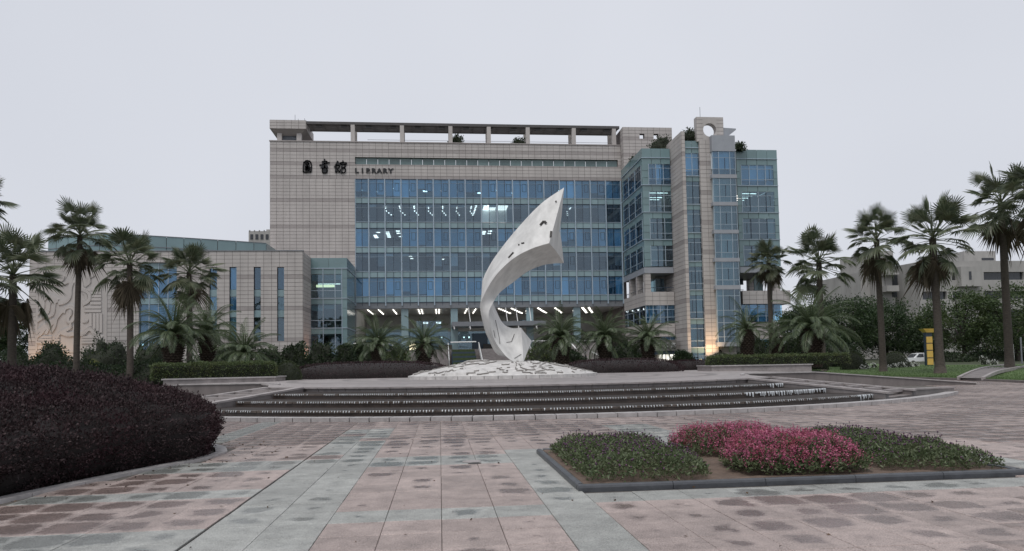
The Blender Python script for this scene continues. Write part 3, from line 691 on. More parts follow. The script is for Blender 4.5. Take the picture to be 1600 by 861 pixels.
for s in range(5):
    zt = ZG - s * FH; zs = zt - FH + SP                    # head of the glass, top of the spandrel
    for dz, mt, d in ((0, 'bar', .10), (-FH + SP + .03, 'mull', .08), (-FH + .02, 'bar', .10), (-.62, 'mull', .03)):
        piece('transom', MT[mt], gf, XC, XR, YM - .07, YM + .05, zt + dz - d / 2, zt + dz + d / 2)
    for k in range(17):
        a, c = xs[k], xs[k + 1]; mid = (a + c) / 2
        ob = openb[s] if openb[s] == 'all' else openb[s].get(k, None)
        up = 1.0 if ob == 'all' else (ob if ob is not None else R.choice([0, 0, 0, .06, .1, .12, .22] if s != 4 else [0, 0, 0, .05]))
        dull = s in (1, 3)
        for (p, q) in ((a + .09, mid - .04), (mid + .04, c - .09)):
            piece('pane', MT['clearpane' if dull or up > .9 else 'bluepane'], gf, p, q, YM, YM + .03, zs, zt - .02)
            piece('spandrel_panel', MT['spandrel'], gf, p, q, YM + .0, YM + .05, zt - FH + .06, zs - .06)
            hgt = zt - zs
            if s == 3 and up == 1: u2 = R.choice([1, .75, .85, .3, 1])
            elif s == 1 and up == 1: u2 = R.choice([1, 1, .86])
            else: u2 = up if R.random() < .85 else min(1, up + .12)
            if u2 < .97: piece('blind', MT['blind'], gf, p, q, YM + .30, YM + .33, zs + hgt * u2, zt)
        if not (s == 1 or (s == 3 and k % 3 == 0)) and R.random() < .75:
            o = link('casement', casm, gf); oc = org(gf); o.location = (mid + (c - mid) * .5 * R.choice([1, 1, 1, 1.02]) - oc.x, YM - .02 - oc.y, zs + 1.75 - oc.z)
    room(gf, XC, XR, YM + .55, YM + 11, zs - .3, zt + .05)
    for k in range(17):                                    # things seen in the lower part of the windows
        if R.random() < (.5, .3, .75, .6, .45)[s]:
            x = R.uniform(xs[k] + .2, xs[k + 1] - 1.2); piece('book_shelf', MT['shelf'], gf, x, x + R.uniform(.6, 1.6), YM + .8, YM + 1.3, zs - .28, zs + R.uniform(.25, .75))
piece('partition', MT['room'], gf, xs[9], xs[9] + .2, YM + .6, YM + 11, ZG - 2 * FH + .3, ZG - FH); piece('partition', MT['room'], gf, xs[4], xs[4] + .2, YM + .6, YM + 11, ZG - 4 * FH + .3, ZG - 3 * FH)
# lamps under the ceilings
def lamp(x0, x1, y0, y1, z, mt='lamp'): piece('ceiling_lamp', MT[mt], gf, x0, x1, y0, y1, z - .06, z)
z1 = ZG - FH + .02
for k in range(1, 12):
    x = xs[0] + 2.3 + k * 2.4 if k < 9 else xs[12] + (k - 9) * 2.5
    lamp(x - .05, x + .05, YM + 1.6, YM + 3.6, z1); 
    for q in range(3): lamp(x - .1 + .3 * q, x + .03 + .3 * q, YM + 5.4 + q * 1.6, YM + 5.75 + q * 1.6, z1)
for q in range(7):
    lamp(xs[8] - .9 - q * .03, xs[8] - .65 - q * .03, YM + 1.2 + q * 1.2, YM + 1.55 + q * 1.2, z1); lamp(xs[8] + 1.1, xs[8] + 1.35, YM + 1.2 + q * 1.0, YM + 1.5 + q * 1.0, z1)
for x in [xs[k] + R.uniform(.3, 2) for k in (0, 1, 2, 3, 4, 5, 6, 8, 9, 10, 13, 14, 15)]:
    y = YM + R.uniform(5.5, 9); lamp(x - .35, x + .35, y, y + .6, ZG + .02)
z2 = ZG - 2 * FH + .02
for x, ys in ((xs[1] + 1.2, (3.4,)), (xs[1] + .5, (6.2, 7.3, 8.4)), (xs[2] + .1, (3.2, 4.4, 5.6, 6.8, 8.0)), (xs[2] + 1.9, (2.2, 3.3, 4.4)), (xs[2] + 2.1, (7.4,)), (xs[8] + .6, (2.6, 3.8, 5.0)), (xs[8] + 1.6, (2.2, 4.4)), (xs[4] + .5, (8.2,)), (xs[13] + 1, (8.4,))):
    for y in ys: lamp(x - .30, x + .30, YM + y, YM + y + .35, z2)
z3 = ZG - 3 * FH + .02
for x, y in ((xs[3] + 1.3, 2.5), (xs[3] + 1.3, 3.6), (xs[3] + 1.4, 6), (xs[5] + 1.5, 7), (xs[10] + 1, 5)): lamp(x - .25, x + .25, YM + y, YM + y + .5, z3, 'lampdim')
# a brightly lit reading room on the second storey from the top
rx0, rx1 = xs[8] + .4, xs[10] - .6; zr = ZG - 2 * FH + SP
piece('lit_back_wall', MT['whitepaint'], gf, rx0, rx1, YM + 4.4, YM + 4.5, zr - .3, ZG - FH)
for q in range(4): lamp(rx0 + .1, rx1 - .1, YM + 1.2 + q * .95, YM + 1.5 + q * .95, z1, 'lampdim')
piece('light_trough', MT['lamp'], gf, rx0 + .2, rx1 - .2, YM + 4.2, YM + 4.38, zr + .35, zr + .6)

# --- entrance hall under the glass front
ZF = 3.9
hb = MB(); hb.box(XC, XR, YM - 11.5, YM + 16.2, GL - 1.5, ZF); hall = hb.build('entrance_podium', MT['step'], lib)
b = MB(); b.box(XC, XR, YM + 16, YM + 16.3, ZF, ZB - .35); b.build('hall_back_wall', MT['room'], hall)
b = MB(); b.quad((XC, YM + .1, ZB - .38), (XC, YM + 16, ZB - .38), (XR, YM + 16, ZB - .38), (XR, YM + .1, ZB - .38)); b.build('hall_ceiling', MT['ceil'], hall)
for x in (632.5, 710, 828.5, 902.5):
    c = at(x, 510, YM).x; piece('hall_column', MT['spandrel'], hall, c - .58, c + .58, YM + .3, YM + 1.4, ZF, ZB - .4)
for k in range(6):                                         # upper hall windows
    c = at(655 + k * 10 + (120 if k > 3 else 0), 500, YM + 8.8).x
    piece('hall_window', MT['clearpane'], hall, c - .5, c + .5, YM + 8.6, YM + 8.7, 8.0, 9.4); piece('hall_window_light', MT['lampdim'], hall, c - .42, c + .42, YM + 8.8, YM + 8.9, 8.9, 9.2) if k % 2 else None
piece('hall_screen', MT['greenglass'], hall, XC + 1, at(700, 510, YM + 6).x, YM + 6, YM + 6.1, 5.6, 8.0)
for (x, sl, cnt) in ((573, 1, 1), (590, .8, 1), (613, .8, 1), (653, .5, 2), (681, .2, 2), (730, -.4, 1), (744, -.4, 1)):
    c = at(x, 486, YM).x
    for q in range(cnt): piece('hall_lamp', MT['lamp'], hall, c + q * .5, c + .055 + q * .5, YM + 1.3, YM + 12, ZB - .48, ZB - .40)
for x0 in (783, 803, 845, 872, 915, 925):
    c = at(x0, 486, YM).x
    for q in range(7): piece('hall_lamp', MT['lamp'], hall, c - .3 + q * .5, c - .12 + q * .5, YM + 1 + q * 1.9 , YM + 1.9 + q * 1.9, ZB - .48, ZB - .40)
piece('hall_side_wall', MT['room'], hall, XC - .1, XC + .12, YM + .32, YM + 16, ZF, ZB - .4)
c0, c1 = at(706, 506, 113).x, at(852, 506, 113).x
b = MB(); b.box(c0, c1, 112.2, 118.2, at(730, 510, 113).z, at(730, 503, 113).z); cn = b.build('entrance_canopy', MT['metal'], lib)
for x in (732, 790, 806, 827):
    p = at(x, 481, 117.4); q = at(x + 3, 503, 113); bb = MB(); bb.tube([p, q], .06, 6); bb.build('tie_rod', MT['whitepaint'], cn)
for x in (709, 734, 810, 838): 
    p = at(x, 509, 112.3); bb = MB(); bb.tube([p, p + Vector((.12, 0, -.55))], .1, 6); bb.build('canopy_lamp', MT['whitepaint'], cn)
b = MB(); b.box(at(600, 520, 121).x, at(800, 520, 121).x, 121, 121.1, ZF, 7.2); b.build('entrance_glazing', MT['tealpane'], hall)
piece('door_block', MT['bar'], hall, at(738, 530, 120).x, at(762, 530, 120).x, 120, 120.6, ZF, 6.8)
piece('lit_notice', MT['warmlamp'], hall, at(640, 542, 112).x, at(653, 542, 112).x, 112, 112.1, ZF + .1, ZF + 1.1)
for x in (655, 685, 755): piece('hall_furniture', MT['shelf'], hall, at(x, 540, 117).x, at(x, 540, 117).x + 2.2, 117, 118, ZF, ZF + 1.0)
for x in (690, 725, 733, 757, 592): 
    c = at(x, 527, 122); piece('hall_lamp', MT['lamp'], hall, c.x - .12, c.x + .12, 122, 122.2, c.z - .12, c.z + .12)

# --- glazed link block beside the low wing
YG, YW = 107.6, 101.5; XW = at(473, 400, YW).x; ZW = 17.8; XG = at(542, 410, YG).x; ZGL = at(542, 403, YG).z
def glazed_front(parent, mp, u0, u1, zl, cols, nm='pane', mat='tealpane', blind='curtain', inner=(.35,), panel='greenglass', u_in=None):
    pass
gb = MB(); gb.box(XW, XG, YG + .25, YM + 1, GL, ZGL - 2.8); gb.box(XW, XG - .02, YG + .06, YM + 1, ZGL - 2.8, ZGL - .05); 
gl = MB(); gl.box(XW + .2, XG - .3, YG + 8, YG + 8.3, GL, ZGL - 1.5); lk = gl.build('link_block', MT['room'], lib)
fl = [ZGL - 1.55, ZGL - 6.0, ZGL - 10.4, ZGL - 14.8]; ux = [XW + .02, XW + (XG - XW) * .34, XW + (XG - XW) * .67, XG - .75, XG]
piece('roof_slab', MT['slab'], lk, XW, XG - .1, YG + .1, YM, ZGL - 1.7, ZGL - .1)
for zz in fl[1:]: piece('floor_slab', MT['slab'], lk, XW, XG - .1, YG + .12, YM, zz - 1.1, zz + .02)
for k in range(2): piece('parapet_panel', MT['greenglass'], lk, XW + (XG - XW) * k / 2 + .02, XW + (XG - XW) * (k + 1) / 2 - .02, YG, YG + .05, ZGL - 1.5, ZGL)
for s in range(3):
    zt, zb = fl[s], fl[s + 1]
    piece('transom', MT['mull'], lk, XW, XG + .05, YG - .1, YG + .06, zt - .06, zt + .06)
    for k in range(4):
        a, c = ux[k], ux[k + 1]
        if k < 3:
            piece('panel', MT['greenglass'], lk, a + .03, c - .03, YG, YG + .05, zt - .85, zt - .07)
            piece('pane', MT['tealpane'], lk, a + .03, c - .03, YG, YG + .03, zb + .10, zt - .9)
            if R.random() < .6: piece('blind', MT['blind'], lk, a + .05, c - .05, YG + .4, YG + .45, zt - R.uniform(1.3, 2.2), zt - .9)
        else:
            for q in range(3): piece('panel', MT['greenglass'], lk, a + .03, c - .02, YG, YG + .05, zb + .07 + (zt - zb - .1) * q / 3, zb + .03 + (zt - zb - .1) * (q + 1) / 3)
    for k in range(1, 4): piece('mullion', MT['mull'], lk, ux[k] - .05, ux[k] + .05, YG - .08, YG + .05, zb, zt)
    piece('transom', MT['mull'], lk, XW, ux[3], YG - .05, YG + .05, zb + 1.1, zb + 1.18)
    for q in range(6):                                     # flank toward the glass front
        a, c = YG + (YM - YG) * q / 6, YG + (YM - YG) * (q + 1) / 6
        piece('panel', MT['greenglass'], lk, XG - .05, XG, a + .03, c - .03, zt - .95, zt - .05); piece('pane', MT['greenglass'], lk, XG - .05, XG, a + .03, c - .03, zb + .06, zt - 1.0)
    piece('transom', MT['mull'], lk, XG - .02, XG + .08, YG, YM, zt - .06, zt + .06)
for q in range(6): piece('parapet_panel', MT['greenglass'], lk, XG - .05, XG, YG + (YM - YG) * q / 6 + .03, YG + (YM - YG) * (q + 1) / 6 - .03, ZGL - 1.5, ZGL)
piece('lit_trough', MT['warmlamp'], lk, XW + .3, XG - 2.2, YG + 3, YG + 3.3, fl[1] + 2.0, fl[1] + 2.35)
piece('lit_trough', MT['lampdim'], lk, XW + .3, XG - 1.6, YG + 4.5, YG + 4.7, fl[1] + 2.6, fl[1] + 2.7)

# --- low wing with the carved wall and slit windows
XWL = at(45, 500, YW).x
FW_ = front(YW); slits = []
for x in (364, 402, 438.5): c = at(x, 470, YW).x; slits.append((c - .47, c + .47, at(x, 533, YW).z, at(x, 417.5, YW).z))
c = at(333, 470, YW).x; slits.append((c - .5, c + .5, at(330, 533, YW).z, at(330, 417.5, YW).z))
bw = (at(217, 500, YW).x, at(276, 500, YW).x, GL + .4, at(240, 410, YW).z)
rel = (at(58, 500, YW).x, at(166, 500, YW).x, at(110, 549, YW).z, at(110, 424, YW).z)
b = MB(); holed(b, FW_, XWL, XW, GL - .5, ZW, -.9, 0, slits + [bw]); b.box(XW - .9, XW, YW + .9, YM, GL, ZW); b.box(XWL, XWL + .9, YW + .9, YM + 8, GL, ZW); b.box(XWL, XW, YM + 7, YM + 8, GL, ZW); b.box(XWL, XW, YW + .9, YM + 8, ZW - 1.5, ZW - 1)
wg = b.build('wing_wall', MT['wallback'], lib)
clad(wg, FW_, XWL, XW, GL - .5, ZW, slits + [bw, rel], seed=21, band=8); clad(wg, side(XW, 1), YW, YG + 1, GL, ZW, seed=22, band=8); clad(wg, side(XWL, -1), YW, YM, GL, ZW, seed=23)
b = MB(); b.box(XWL - .1, XW + .1, YW - .12, YW + .5, ZW, ZW + .12); b.build('coping', MT['metal'], wg)
R = random.Random(5)
for i, (a, c, z0, z1) in enumerate(slits):
    zz = [z1, z1 - (z1 - z0) * .30, z1 - (z1 - z0) * .40, z1 - (z1 - z0) * .58, z1 - (z1 - z0) * .68, z0]
    for k in range(5): piece('slit_pane', MT[('bluepane', 'spandrel', 'bluepane' if i in (0, 3) else 'tealpane', 'spandrel', 'tealpane')[k]], wg, a, c, YW + .3, YW + .34, zz[k + 1] + .03, zz[k] - .03)
    if i in (0, 3): piece('blind', MT['blind'], wg, a, c, YW + .6, YW + .65, z0, z1)
    else: piece('blind', MT['curtain'], wg, a, c, YW + .6, YW + .65, zz[3], zz[2])
    piece('room_wall', MT['room'], wg, a - .5, c + .5, YW + 3, YW + 3.2, z0 - .5, z1 + .5)
n = 4; hgt = bw[3] - bw[2]
for k in range(n):
    a, c = bw[0] + (bw[1] - bw[0]) * k / n, bw[0] + (bw[1] - bw[0]) * (k + 1) / n
    for q in range(3):
        z0, z1 = bw[2] + hgt * q / 3, bw[2] + hgt * (q + 1) / 3
        piece('pane', MT['bluepane'], wg, a + .03, c - .03, YW + .3, YW + .33, z0 + .04, z1 - .9); piece('spandrel_panel', MT['spandrel'], wg, a + .03, c - .03, YW + .3, YW + .34, z1 - .84, z1 - .04)
        if q or k % 2: piece('blind', MT['blind'], wg, a, c, YW + .7, YW + .74, z0 + (.1 if q else hgt * .2), z1 - .9)
    piece('mullion', MT['mull'], wg, a - .05, a + .05, YW + .2, YW + .36, bw[2], bw[3])
piece('room_wall', MT['room'], wg, bw[0] - .5, bw[1] + .5, YW + 6, YW + 6.2, GL, bw[3] + .5)
for x, z in ((225, 556), (232, 553), (245, 552), (254, 555), (221, 541)):
    p = at(x, z - 3, YW + 4); piece('room_lamp', MT['lamp'], wg, p.x - .18, p.x + .18, YW + 4, YW + 4.2, p.z - .14, p.z + .14)
# the carved stone picture: raised lines on a plain ground
fr = MB(); a, c, z0, z1 = rel; fr.box(a, c, YW - .02, YW + .1, z0, z1); rp = fr.build('relief_panel', MT['wall'], lib)
b = MB()
for (p, q, r, s) in ((a - .12, a + .12, z0 - .12, z1), (c - .12, c + .12, z0 - .12, z1), (a, c, z0 - .15, z0 + .08)): b.box(p, q, YW - .09, YW, r, s)
b.build('relief_border', MT['wall'], rp)
CARVED = [0]
def carve(pts, wd, dp=.10, nm='carved_line'):              # pts in pixels of the photograph's wall, turned into metres on the wall
    CARVED[0] += 1; dp += .004 * CARVED[0] % .06; P = catmull([at(x, y, YW) for x, y in pts], 5); q = MB()
    for i in range(len(P) - 1):
        p0, p1 = P[i], P[i + 1]; d = (p1 - p0).normalized(); s_ = Vector((-d.z, 0, d.x)) * wd * .72
        A = [p0 - s_, p1 - s_, p1 + s_, p0 + s_]; q.hexa([(v.x, YW, v.z) for v in A] + [(v.x, YW - dp - .0006 * i, v.z) for v in A])
    q.build(nm, MT['wall'], rp)
def C(L): return [(30 + x * .2323, 380 + y * .2323) for x, y in L]
for L, w in (([(115, 480), (160, 440), (165, 385), (200, 360), (265, 385)], .30), ([(120, 525), (190, 470), (205, 400), (240, 385)], .28), ([(170, 500), (225, 480), (240, 400), (262, 392)], .28), ([(115, 610), (165, 560), (240, 515)], .28), ([(140, 620), (190, 560), (245, 520)], .25), ([(180, 610), (215, 550), (250, 520)], .25), ([(215, 600), (240, 560), (255, 505), (300, 450)], .25),
             ([(265, 405), (310, 395), (340, 360), (345, 300), (360, 260)], .35), ([(300, 470), (310, 440), (350, 430), (380, 460), (370, 500), (350, 530), (330, 530), (330, 500), (350, 470), (340, 450)], .30), ([(250, 640), (280, 600), (330, 580), (350, 560), (340, 545)], .28), ([(290, 600), (330, 615), (370, 610), (430, 610), (460, 580), (490, 580), (520, 620), (560, 640)], .40), ([(230, 260), (290, 250), (300, 220)], .25), ([(235, 275), (290, 275), (330, 262)], .22),
             ([(420, 310), (465, 330), (478, 370), (455, 400), (430, 412)], .3), ([(430, 330), (450, 350), (450, 380), (430, 392)], .25), ([(440, 290), (475, 260), (470, 235), (505, 210)], .3), ([(115, 640), (150, 600), (160, 570)], .2), ([(430, 525), (455, 525), (465, 480)], .28)):
    carve(C(L), w)
for y in (312, 334, 356, 378): carve(C([(480, y), (555, y)]), .24)
for y in (405, 432, 456): carve(C([(440 if y > 410 else 480, y), (555, y)]), .24)
for x in (482, 508, 530, 552): carve(C([(x, 472), (x, 560 + (x - 482) * .6)]), .24)
for y in (632, 650, 668): carve(C([(150 - (y - 632), y), (222, y)]), .2); carve(C([(240, y), (275, y)]), .2); carve(C([(420, y), (520, y)]), .2)
# curved glass attic above the wing
atp = [Vector((at(75, 380, 106.5).x, 106.5, 0)), Vector((at(125, 380, 104).x, 104, 0)), Vector((at(175, 380, 103.2).x, 103.2, 0)), Vector((at(260, 380, 105.3).x, 105.3, 0)), Vector((at(340, 380, 108).x, 108, 0)), Vector((at(416, 380, 110.8).x, 110.8, 0))]
ac = catmull(atp, 3); za1 = at(175, 366, 103.2).z; za0 = ZW - 1
q = MB(); q.prism([(p.x, p.y + .12) for p in ac] + [(ac[-1].x, YM), (ac[0].x, YM)], za0, za1 - .1); atc = q.build('attic', MT['wallback'], lib)
for p0, p1 in zip(ac[:-1], ac[1:]):
    for z0, z1 in ((za0, za1 - 1.55), (za1 - 1.5, za1)):
        d = (p1 - p0).normalized() * .04; q = MB(); a, c = p0 + d, p1 - d; q.hexa([(a.x, a.y, z0), (c.x, c.y, z0), (c.x, c.y + .1, z0), (a.x, a.y + .1, z0), (a.x, a.y, z1), (c.x, c.y, z1), (c.x, c.y + .1, z1), (a.x, a.y + .1, z1)]); q.build('attic_panel', MT['greenglass'], atc)
for z in (za1 - 1.53, za1 + .04):
    q = MB()
    for p0, p1 in zip(ac[:-1], ac[1:]): q.hexa([(p0.x, p0.y - .06, z - .04), (p1.x, p1.y - .06, z - .04), (p1.x, p1.y + .15, z - .04), (p0.x, p0.y + .15, z - .04), (p0.x, p0.y - .06, z + .04), (p1.x, p1.y - .06, z + .04), (p1.x, p1.y + .15, z + .04), (p0.x, p0.y + .15, z + .04)])
    q.build('attic_trim', MT['metal'], atc)
piece('attic_panel', MT['greenglass'], atc, ac[-1].x, ac[-1].x + .06, ac[-1].y + .1, YM, za0, za1)
# ------------------------------------------------------------------ glazed tower at the far end of the front
YT, YP, YBW = 105.5, 100.5, 99.8
XT0 = at(1003.8, 284, YT).x; XP = at(1067, 300, YP).x; ZTT = at(1015, 232, YT).z
zl = [ZTT - 1.45 - 4.2 * k for k in range(8)]               # storey lines
tw = MB(); XTR = at(1216, 300, YT).x
tw.box(XT0 + 5, XTR - 5, 112.5, 113, 8, zl[0]); tower = tw.build('tower_core', MT['room'], lib)
XLf = XT0
def storey(parent, mp, u0, u1, zt, zb, splits, pane='tealpane', head=.95, foot=.1, margin=.55, sideR=True, seed=0, blind=.6, rails=True):
    """a band of glass panels over a row of windows; mp maps along, up, out"""
    R = random.Random(seed); us = [u0 + (u1 - u0) * k / splits for k in range(splits + 1)]
    def pc(nm, mt, a, c, z0, z1, d0, d1):
        p, q = mp(a, z0, d0), mp(c, z1, d1); piece(nm, MT[mt], parent, min(p[0], q[0]), max(p[0], q[0]), min(p[1], q[1]), max(p[1], q[1]), z0, z1)
    for a, c in zip(us[:-1], us[1:]): pc('panel', 'greenglass', a + .03, c - .03, zt - head, zt - .05, -.05, 0)
    ua, ub = u0 + margin, u1 - (margin if sideR else 0)
    if margin:
        for q in range(3):
            z0 = zb + .05 + (zt - head - zb) * q / 3; z1 = zb + (zt - head - zb) * (q + 1) / 3
            pc('panel', 'greenglass', u0 + .02, ua - .02, z0, z1, -.05, 0)
            if sideR: pc('panel', 'greenglass', ub + .02, u1 - .02, z0, z1, -.05, 0)
    us = [ua + (ub - ua) * k / splits for k in range(splits + 1)]; zs = zb + foot
    for k, (a, c) in enumerate(zip(us[:-1], us[1:])):
        pc('pane', pane, a + .03, c - .03, zs, zt - head - .03, -.04, 0)
        if R.random() < blind: pc('blind', 'curtain' if pane == 'tealpane' else 'blind', a, c, zs + (0 if R.random() < .7 else R.uniform(.2, 1.2)), zt - head, -.55, -.5)
        pc('mullion', 'mull' if pane != 'tealpane' or k % 2 == 0 else 'bar', a - .045, a + .045, zs, zt - head, -.04, .06)
        if R.random() < .45: pc('window_bar', 'bar', (a + c) / 2 - .03, (a + c) / 2 + .03, zs + .75, zt - head - .7, -.02, .03)
    if rails:
        for z in (zs + .85, zt - head - .65): pc('transom', 'mull', ua, ub, z - .035, z + .035, -.03, .05)
    pc('transom', 'mull', u0, u1, zt - .06, zt + .05, -.03, .12)
def slab(z, x0, x1, y0, y1, parent=None): piece('floor_slab', MT['slab'], parent or tower, x0, x1, y0, y1, z - .95, z - .1)
XBF = XP - .1                                              # the glass bay runs up to the pier
# glass bay left of the pier: front and the long flank toward the main front
bay = MB(); bay.box(XT0 + .1, XBF, YT + .1, YM - .1, ZTT - 1.6, ZTT - .12); bay = bay.build('corner_bay', MT['slab'], lib)
for k in range(3): piece('parapet_panel', MT['greenglass'], bay, XT0 + (XBF - XT0) * k / 3 + .02, XT0 + (XBF - XT0) * (k + 1) / 3 - .02, YT, YT + .05, zl[0] + .06, ZTT)
for k in range(7): piece('parapet_panel', MT['greenglass'], bay, XT0, XT0 + .05, YT + (YM - YT) * k / 7 + .02, YT + (YM - YT) * (k + 1) / 7 - .02, zl[0] + .06, ZTT)
for s in range(4):
    storey(bay, front(YT), XT0, XBF, zl[s], zl[s + 1], 3, seed=30 + s, pane='bluepane' if s == 0 else 'tealpane', sideR=False, blind=(.7, .0, .9, .8)[s], margin=1.0)
    storey(bay, side(XT0, -1), YT, YM - .3, zl[s], zl[s + 1], 6, seed=40 + s, margin=.6, blind=.5)
    slab(zl[s + 1] + .9, XT0 + .3, XBF, YT + .35, YM - .3, bay)
piece('room_wall', MT['room'], bay, XT0 + .8, XBF + 3, YM - 4, YM - 3.8, zl[4], zl[0])
for q in range(4): piece('ceiling_lamp', MT['lamp'], bay, XT0 + 1.2, XBF - .1, YT + 1.1 + q * 1.5, YT + 1.17 + q * 1.5, zl[1] - 1.0, zl[1] - .93)
piece('ceiling_lamp', MT['lamp'], bay, XT0 + 2.2, XT0 + 2.6, YT + 3, YT + 3.3, zl[0] - 1.0, zl[0] - .9)
# open loggia, stone bands and blue windows below
zo = zl[4]; zq = [zo, zo - .95, zo - 4.15, zo - 5.85, zo - 8.6, zo - 10.6]
def band(x0, x1, y0, y1, z0, z1, nm='stone_band', seed=50, par=None, sides=(1, 0)):
    q = MB(); q.box(x0, x1, y0, y1, z0, z1); o = q.build(nm, MT['wallback'], par or lib)
    clad(o, front(y0), x0, x1, z0, z1, pu=1.1, pz=.6, seed=seed, band=0)
    if sides[0]: clad(o, side(x0, -1), y0, y1, z0, z1, pu=1.1, pz=.6, seed=seed + 1, band=0)
    if sides[1]: clad(o, side(x1, 1), y0, y1, z0, z1, pu=1.1, pz=.6, seed=seed + 1, band=0)
    return o
q = MB(); q.box(XT0 - .1, XBF, YT - .1, YM - .3, zq[1], zq[0] - .07); q.build('loggia_lintel', MT['sill'], lib)
band(XT0 - .1, XBF, YT - .1, YM - .3, zq[3], zq[2] + .35, seed=52)
for y in (YT + .05, YT + 4.2, YT + 8.4): 
    o = band(XT0, XT0 + .9, y, y + .9, zq[2] + .3, zq[1], 'loggia_pier', seed=54)
piece('loggia_back', MT['room'], lib, XT0 + 3, XBF + 2, YT + 4.5, YT + 4.7, zq[3], zq[1]); piece('loggia_window', MT['tealpane'], lib, XT0 + 1.3, XBF - .4, YT + 3.5, YT + 3.55, zq[2] + .4, zq[1] - .5)
for k in range(3): piece('loggia_bar', MT['bar'], lib, XT0 + 1.3 + k * 1.1, XT0 + 1.38 + k * 1.1, YT + 3.4, YT + 3.5, zq[2] + .4, zq[1] - .4)
b = MB(); b.tube([(XT0 + .1, YM - 1, zq[2] + 1.0), (XT0 + .1, YT + .1, zq[2] + 1.0), (XBF, YT + .1, zq[2] + 1.0)], .05, 5)
for k in range(12): b.tube([(XT0 + .1, YT + .1 + k, zq[2] + .3), (XT0 + .1, YT + .1 + k, zq[2] + 1.0)], .02, 4)
for k in range(5): b.tube([(XT0 + .1 + k * .8, YT + .1, zq[2] + .3), (XT0 + .1 + k * .8, YT + .1, zq[2] + 1.0)], .02, 4)
b.build('loggia_railing', MT['bar'], lib)
storey(lib, front(YT), XT0, XBF, zq[3] + .05, zq[4], 4, pane='bluepane', head=.05, margin=.0, seed=60, blind=1)
storey(lib, side(XT0, -1), YT, YM - .3, zq[3] + .05, zq[4], 7, pane='tealpane', head=.05, margin=0, seed=61, blind=.7)
slab(zq[4] + .9, XT0 + .3, XBF, YT + .3, YM - .3); piece('room_wall', MT['room'], lib, XT0 + 2, XBF + 2, YT + 6, YT + 6.2, GL, zq[3])
band(XT0 - .05, XBF, YT - .05, YM - .3, zq[5], zq[4] - .02, seed=62)
storey(lib, front(YT + .2), XT0 + 2.2, XBF, zq[5], zq[5] - 3.0, 3, pane='bluepane', head=.05, margin=0, seed=63, blind=1)
band(XT0 - .05, XT0 + 2.1, YT, YM - .3, GL, zq[5] - .05, seed=64)
# slatted entrance sign panel at ground level by the pier
sx0, sx1 = at(1013, 540, 103).x, at(1058, 540, 103).x; sz0, sz1 = at(1035, 548, 103).z, at(1035, 531, 103).z
k_n = 22; MT['doorlight'] = M('door_glow', (1, 1, 1), .5, 0, emis=(1, .96, .85), estr=1.1)
ent = thing('side_entrance_canopy', ((sx0 + sx1) / 2, 104, GL), 'grey slatted canopy box with four white brush characters over a side door', 'canopy')
b = MB(); b.box(sx0, sx1, 103.12, 105.4, sz0, sz1); b.build('canopy_box', MT['wood'], ent)
for k in range(k_n): piece('slat', MT['wood'], ent, sx0 + (sx1 - sx0) * (k + .12) / k_n, sx0 + (sx1 - sx0) * (k + .88) / k_n, 103.0, 103.12, sz0, sz1)
b = MB(); b.box(sx0, sx1, 103.3, 105.3, sz0 - .55, sz0 - .02); b.build('canopy_underside', MT['bar'], ent)
piece('doorway_light', MT['doorlight'], ent, at(1031, 555, 105).x, at(1056, 555, 105).x, 105.2, 105.3, GL + .3, at(1040, 553, 105).z)
for k in range(4): piece('door_bar', MT['bar'], ent, at(1034 + k * 6, 555, 104.9).x, at(1035 + k * 6, 555, 104.9).x, 104.9, 105.0, GL, at(1040, 552, 105).z)
def strokes(nm, parent, L, x0, z0, w, h, Y, th, mat, dp=.08):
    q = MB()
    for st in L:
        P = [Vector((x0 + p[0] * w, Y, z0 + p[1] * h)) for p in st]; P = catmull(P, 4) if len(P) > 2 else P
        for i in range(len(P) - 1):
            p0, p1 = P[i], P[i + 1]; d = p1 - p0
            if d.length < 1e-4: continue
            d.normalize(); s_ = Vector((-d.z, 0, d.x)) * th / 2 * (1.15 - .35 * (i / len(P))); e = d * th * .28
            A = [p0 - s_ - e, p1 - s_ + e, p1 + s_ + e, p0 + s_ - e]; q.hexa([(v.x, Y, v.z) for v in A] + [(v.x, Y - dp, v.z) for v in A])
    return q.build(nm, mat, parent)
G4 = [[[(.1, .9), (.3, .95), (.2, .7), (.05, .5), (.3, .5), (.25, .1), (.05, .2)], [(.55, .6), (.45, .2), (.6, .1), (.65, .5)], [(.75, .55), (.72, .1), (.95, .1), (.98, .5), (.75, .55)]],
      [[(.1, .7), (.4, .75)], [(.25, .95), (.2, .45), (.05, .1)], [(.1, .45), (.45, .5), (.4, .1)], [(.55, .8), (.95, .9)], [(.75, 1), (.7, .5), (.5, .2)], [(.9, .7), (.85, .05)]],
      [[(.2, .8), (.15, .3), (.4, .35)], [(.5, .8), (.55, .6)], [(.8, .95), (.75, .5), (.45, .05)], [(.7, .4), (.95, .1)]],
      [[(.1, .85), (.9, .9)], [(.35, 1), (.32, .75)], [(.65, 1), (.66, .76)], [(.35, .7), (.1, .25)], [(.3, .5), (.5, .5), (.3, .05), (.1, .0)], [(.62, .65), (.6, .15), (.95, .1), (.98, .35)]]]
for L, x in zip(G4, (1013.5, 1026, 1037, 1049)):
    p = at(x, 543, 103); strokes('character', ent, L, p.x, p.z, .62, .66, 102.98, .11, MT['whitepaint'])
